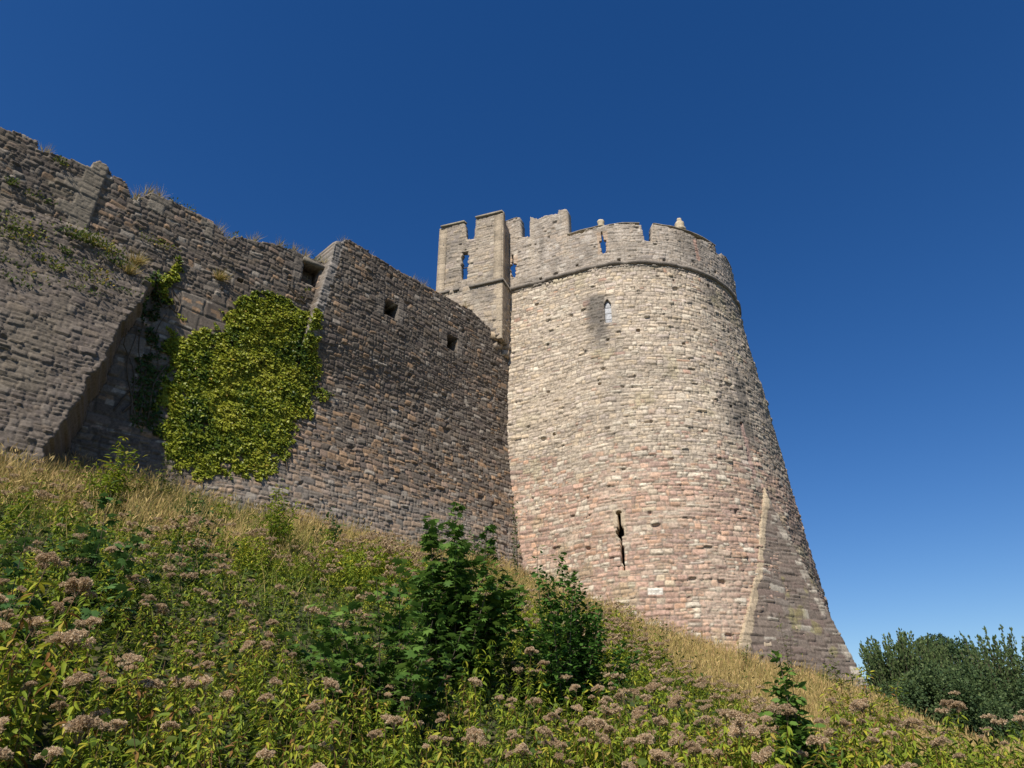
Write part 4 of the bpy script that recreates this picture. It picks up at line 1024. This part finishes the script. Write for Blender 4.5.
# ------------------------------------------------------------------ ivy on the curtain wall
def in_poly(u, v, poly):
    c = np.zeros(len(u), bool); n = len(poly); j = n - 1
    for i in range(n):
        xi, yi = poly[i]; xj, yj = poly[j]
        m = ((yi > v) != (yj > v)) & (u < (xj - xi) * (v - yi) / (yj - yi + 1e-12) + xi); c ^= m; j = i
    return c
def wall_off(s, z):
    i = np.clip(((s - ss[0]) / st).astype(int), 0, off.shape[0] - 1); j = np.clip(((z - zs_w[0]) / st).astype(int), 0, off.shape[1] - 1); return off[i, j]
zs_w = np.arange(5.2, 17.1, 0.031); st = 0.031
def ivy_mass(name, label, poly_px, n, thick, mat, seed, size=.12, bright=.5, edge=.5):
    r = np.random.default_rng(seed); poly = np.array([w_uv(*p_) for p_ in poly_px])
    lo_, hi_ = poly.min(0), poly.max(0); u = r.uniform(lo_[0] - .3, hi_[0] + .3, n * 2); v = r.uniform(lo_[1] - .3, hi_[1] + .3, n * 2)
    ju = u + .45 * fbm(u * 1.9, v * 1.9, seed) + .12 * vn(u * 9, v * 9, seed); jv = v + .45 * fbm(u * 1.9 + 9, v * 1.9, seed + 1) + .12 * vn(u * 9, v * 9, seed + 3)
    m = in_poly(ju, jv, poly); u, v = u[m], v[m]; k = len(u)
    dE = np.min([seg_dist(u, v, poly[i], poly[(i + 1) % len(poly)]) for i in range(len(poly))], 0)
    bulge = thick * np.clip(dE / edge, .12, 1) ** .7 * (.75 + .55 * fbm(u * 1.7, v * 1.7, seed + 4, 3) + .25 * vn(u * 5, v * 5, seed + 7))
    gapn = fbm(u * 2.8, v * 2.8, seed + 9, 3)
    depth = r.random(k) ** .35
    d = wall_off(u, v) + np.maximum(bulge, .04) * depth
    P_ = w_pos(u, d, v) + r.normal(0, .02, (k, 3))
    f_ = np.stack([r.normal(0, .55, k), r.normal(0, .55, k), r.normal(-.75, .45, k)], 1) + np.array([NN[0], NN[1], 0]) * .45
    t = TM(); br = np.clip(r.normal(bright, .2, k) + .8 * fbm(u * 1.4, v * 1.4, seed + 12, 3) + .08 * (v - lo_[1]) / (hi_[1] - lo_[1]) , 0, 1)
    br = np.where(r.random(k) < .012, .97, np.clip(br, 0, .9))
    kp = gapn + .35 * np.clip(dE / .5, 0, 1) > -.22 + .25 * r.random(k)
    P_, f_, br = P_[kp], f_[kp], br[kp]; k = len(P_)
    t.leaves(IVY, P_, f_, size * r.uniform(.6, 1.25, k), br, roll=r.normal(0, .5, k), up=np.array([NN[0], NN[1], .35]))
    th = thing(name, label, 'ivy', tuple(w_pos(np.array(poly[:, 0].mean()), .1, np.array(lo_[1]))))
    o = t.build('foliage', mat, th)
    sm = TM()
    for q_ in range(7):
        s0 = r.uniform(lo_[0] + .2 * (hi_[0] - lo_[0]), lo_[0] + .8 * (hi_[0] - lo_[0])); tt = np.linspace(0, 1, 9)
        zz = lo_[1] + .12 * (hi_[1] - lo_[1]) + (hi_[1] - lo_[1]) * tt * r.uniform(.4, .7); u_ = s0 + .5 * (tt - .3) * r.normal() + .1 * np.sin(tt * 7 + q_)
        sm.add(*tube(w_pos(u_, wall_off(u_, zz) + .05, zz), .025, .008, 5), r.random())
    sm.build('stem', M_bark, th)
    return th
ivy_mass('ivy', 'large yellow-green ivy mass spread over the sunlit castle wall', [(160, 345), (168, 338), (196, 327), (212, 333), (222, 318), (238, 300), (252, 295), (268, 293), (292, 299), (309, 312), (318, 338), (314, 352), (322, 390), (310, 398), (296, 425), (283, 448), (270, 470), (246, 481), (222, 479), (200, 483), (182, 472), (160, 460)], 36000, .20, M_ivy, 21, .10, .50, .9)
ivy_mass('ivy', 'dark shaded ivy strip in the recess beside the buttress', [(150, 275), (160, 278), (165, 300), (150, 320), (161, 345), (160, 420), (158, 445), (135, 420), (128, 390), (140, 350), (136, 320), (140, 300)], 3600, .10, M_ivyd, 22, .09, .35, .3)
ivy_mass('ivy', 'thin green ivy trail climbing from the top of the buttress', [(146, 282), (152, 274), (165, 272), (176, 262), (181, 264), (176, 276), (166, 286), (176, 300), (186, 318), (180, 322), (165, 304), (156, 292)], 2300, .14, M_ivy, 23, .12, .35, .2)
ivy_mass('ivy', 'small ivy sprig hanging right of the main ivy mass', [(316, 388), (320, 386), (327, 392), (326, 397), (316, 397)], 500, .12, M_ivy, 24, .11, .5, .2)
ivy_mass('ivy', 'small yellow ivy sprig under the lintelled opening', [(293, 301), (300, 290), (304, 289), (305, 294), (298, 303)], 300, .12, M_ivy, 25, .11, .6, .2)

# ------------------------------------------------------------------ weeds rooted in the masonry
def tuft(s, z, d, h, n, tmpl, size, mat, seed, label, group, spread=.8, name='wall_weed', w_=1.0):
    r = np.random.default_rng(seed); P_ = w_pos(np.array(s), d, np.array(z)); t = TM()
    f_ = np.stack([r.normal(0, spread, n), r.normal(0, spread, n), np.ones(n) * r.uniform(.4, 1, n)], 1) + np.array([NN[0], NN[1], 0]) * .3
    f_ /= np.linalg.norm(f_, axis=1, keepdims=True)
    pos = f_ * (r.random(n) * h)[:, None] * (1 if tmpl is not BLADE else 0) + r.normal(0, .05 * w_, (n, 3)) * np.array([1, 1, .3])
    if w_ > 1: pos[:, :2] += TT * (r.uniform(-.5, .5, n) * w_ * .35)[:, None]
    tv, tf = tmpl
    if tmpl is BLADE: tv = tv * np.array([1.2, 1, 1])
    t.leaves((tv, tf), pos, f_, size * r.uniform(.6, 1.3, n), np.clip(r.normal(.45, .25, n), 0, 1), roll=r.uniform(0, 6, n), up=np.array([.3, 1, .1]))
    th = thing(name, label, 'weed', tuple(P_), group); o = t.build('foliage', mat); o.parent = th; return th
spots = [((20, 232), .45, 160, 0), ((14, 240), .4, 120, 0), ((75, 238), .3, 130, 1), ((88, 242), .35, 170, 1), ((100, 248), .35, 150, 1), ((112, 262), .3, 120, 1), ((64, 251), .16, 50, 2), ((75, 263), .18, 50, 1), ((43, 262), .28, 80, 0), ((92, 272), .2, 60, 1), ((55, 270), .2, 50, 2), ((135, 262), .35, 100, 3), ((128, 272), .3, 80, 3), ((155, 243), .25, 70, 0), ((10, 182), .18, 50, 2), ((38, 198), .15, 40, 1), ((35, 280), .2, 50, 1), ((78, 290), .2, 50, 1), ((10, 282), .25, 60, 0), ((4, 262), .25, 60, 1), ((218, 277), .3, 70, 3), ((60, 162), .15, 40, 2), ((90, 283), .2, 60, 1), ((120, 290), .15, 40, 1)]
gl = {0: 'green bushy weed rooted high in the old left wall', 1: 'bright green leafy weed on the worn top of the buttress', 2: 'yellow flowering weed rooted in the left wall', 3: 'pale grass tuft growing from the wall face beside the buttress'}
for k, ((px, py), h_, n, kd) in enumerate(spots):
    s_, z_ = w_uv(px, py, .35 if px < 140 else 0); dd = float(wall_off(np.array([s_]), np.array([z_]))[0])
    s_, z_ = w_uv(px, py + 3, dd)
    tuft(s_, z_, dd + .03, h_, n * 2, BLADE if kd == 3 else OVAL, .07 if kd != 3 else .4, M_weed if kd != 3 else M_dry, 600 + k, gl[kd], 'weeds: ' + gl[kd], w_=2.2 if kd < 2 else 1.0)
tops = [(47, 152), (132, 201), (138, 199), (160, 196), (175, 202), (222, 228), (226, 238), (236, 238), (254, 242), (280, 247), (288, 249), (295, 252), (306, 257), (318, 262), (327, 260), (370, 258), (385, 267), (415, 283), (424, 286), (430, 290), (466, 309), (150, 193), (190, 209), (345, 246)]
for k, (px, py) in enumerate(tops):
    s_, z_ = w_uv(px, py); zt_ = float(np.interp(s_, pw[:, 0], pw[:, 1]))
    gr = k % 3 != 1
    tuft(s_, zt_ - .03, -.15, .25, 60 if gr else 90, BLADE if gr else OVAL, .42 if gr else .06, M_dry if gr else M_weed, 700 + k, 'dry wispy grass tuft growing along the top of the long wall' if gr else 'small green weed growing along the top of the long wall', 'dry tufts on the wall top' if gr else 'green weeds on the wall top', spread=.35 if gr else .8)
for k, (px, py) in enumerate([(735, 568), (778, 582), (772, 600), (770, 625), (640, 372 + 240)]):
    pass

# ------------------------------------------------------------------ trees beyond the slope
def tree(label, px, py_top, dist_, rad, seed, feather=False, zb=-7.5):
    r = np.random.default_rng(seed); r_ = ray(px, py_top + 30); hr = math.hypot(r_[0], r_[1]); x, y = r_[0] / hr * dist_, r_[1] / hr * dist_
    z = float(ground_z(x, y)); r2 = ray(px, py_top); ztop = r2[2] / math.hypot(r2[0], r2[1]) * dist_; H_ = ztop - z
    t = thing('leafy_tree', label, 'tree', (x, y, z), None)
    tk = TM(); tk.add(*tube(np.array([[0, 0, -.3], [.1, 0, H_ * .3], [0, .15, H_ * .6], [.1, .1, H_ * .92]]), .035 * H_, .02, 8), .5)
    cl, lf = [], TM()
    nc = int(34 * (1 if not feather else .8))
    for c in range(nc):
        v = runit(r, 1)[0]; rr_ = r.random() ** .4; cz_ = H_ * (.50 if feather else .56) + v[2] * H_ * (.27 if feather else .40) * rr_; rx = rad * (1 - .45 * max(v[2], 0))
        cp = np.array([v[0] * rx * rr_, v[1] * rx * rr_, cz_]); cs = rad * r.uniform(.22, .38); cl.append((cp, cs))
        tk.add(*tube(np.array([[0, 0, max(.25 * H_, cz_ - rad * .7)], cp * [.5, .5, 1] - [0, 0, rad * .25], cp]), .06, .02, 4), .5)
        n = 700; dv = runit(r, n); rad_ = cs * r.random(n) ** .33
        pos = cp + dv * rad_[:, None] * np.array([1, 1, .8])
        lf.leaves(CARD, pos, dv + r.normal(0, .6, (n, 3)), r.uniform(.13, .26, n) * dist_ / 60, np.clip(r.normal(.45, .22, n) + r.normal(0, .12), 0, 1), roll=r.uniform(0, 6, n))
    if feather:
        for c in range(95):
            a_ = r.uniform(0, 6.28); ro = rad * 1.0 * math.sqrt(r.random()); top = H_ * (1.0 - .16 * (ro / rad) ** 2) * r.uniform(.84, 1.0)
            b0 = np.array([ro * .75 * math.cos(a_), ro * .75 * math.sin(a_), top - rad * r.uniform(.9, 1.3)]); e0 = np.array([ro * 1.08 * math.cos(a_) + r.normal(.1, .25), ro * 1.08 * math.sin(a_), top])
            tk.add(*tube(np.array([b0, (b0 + e0) / 2, e0]), .03, .01, 3), .4)
            n = 110; tt = r.random(n); pos = b0 + (e0 - b0) * tt[:, None] + r.normal(0, .13, (n, 3)) * (1.25 - tt)[:, None]
            lf.leaves(CARD, pos, (e0 - b0) + r.normal(0, .8, (n, 3)), r.uniform(.13, .25, n) * dist_ / 60, np.clip(r.normal(.65, .2, n), 0, 1), roll=r.uniform(0, 6, n))
    for tm_, nm, mt in ((tk, 'trunk', M_bark), (lf, 'crown', M_tree)):
        o = tm_.build(nm, mt); o.parent = t
tree('feathery topped tree just right of the tower foot', 902, 628, 60, 3.0, 1, True)
tree('rounded dark green tree beyond the slope between the feathery trees', 938, 638, 64, 4.6, 2, False)
tree('tall feathery tree near the right edge beyond the slope', 992, 625, 58, 3.6, 3, True)
tree('tree cut off by the right edge of the picture beyond the slope', 1040, 640, 56, 4.2, 4, False)
tree('low dense dark tree in front of the rounded tree beyond the slope', 962, 668, 52, 4.2, 5, False)
tree('small dense tree partly hidden behind the foot of the slope by the tower', 922, 664, 50, 3.0, 6, False)
tree('dark tree outside the right edge of the view', 1110, 640, 60, 4.5, 7, False)
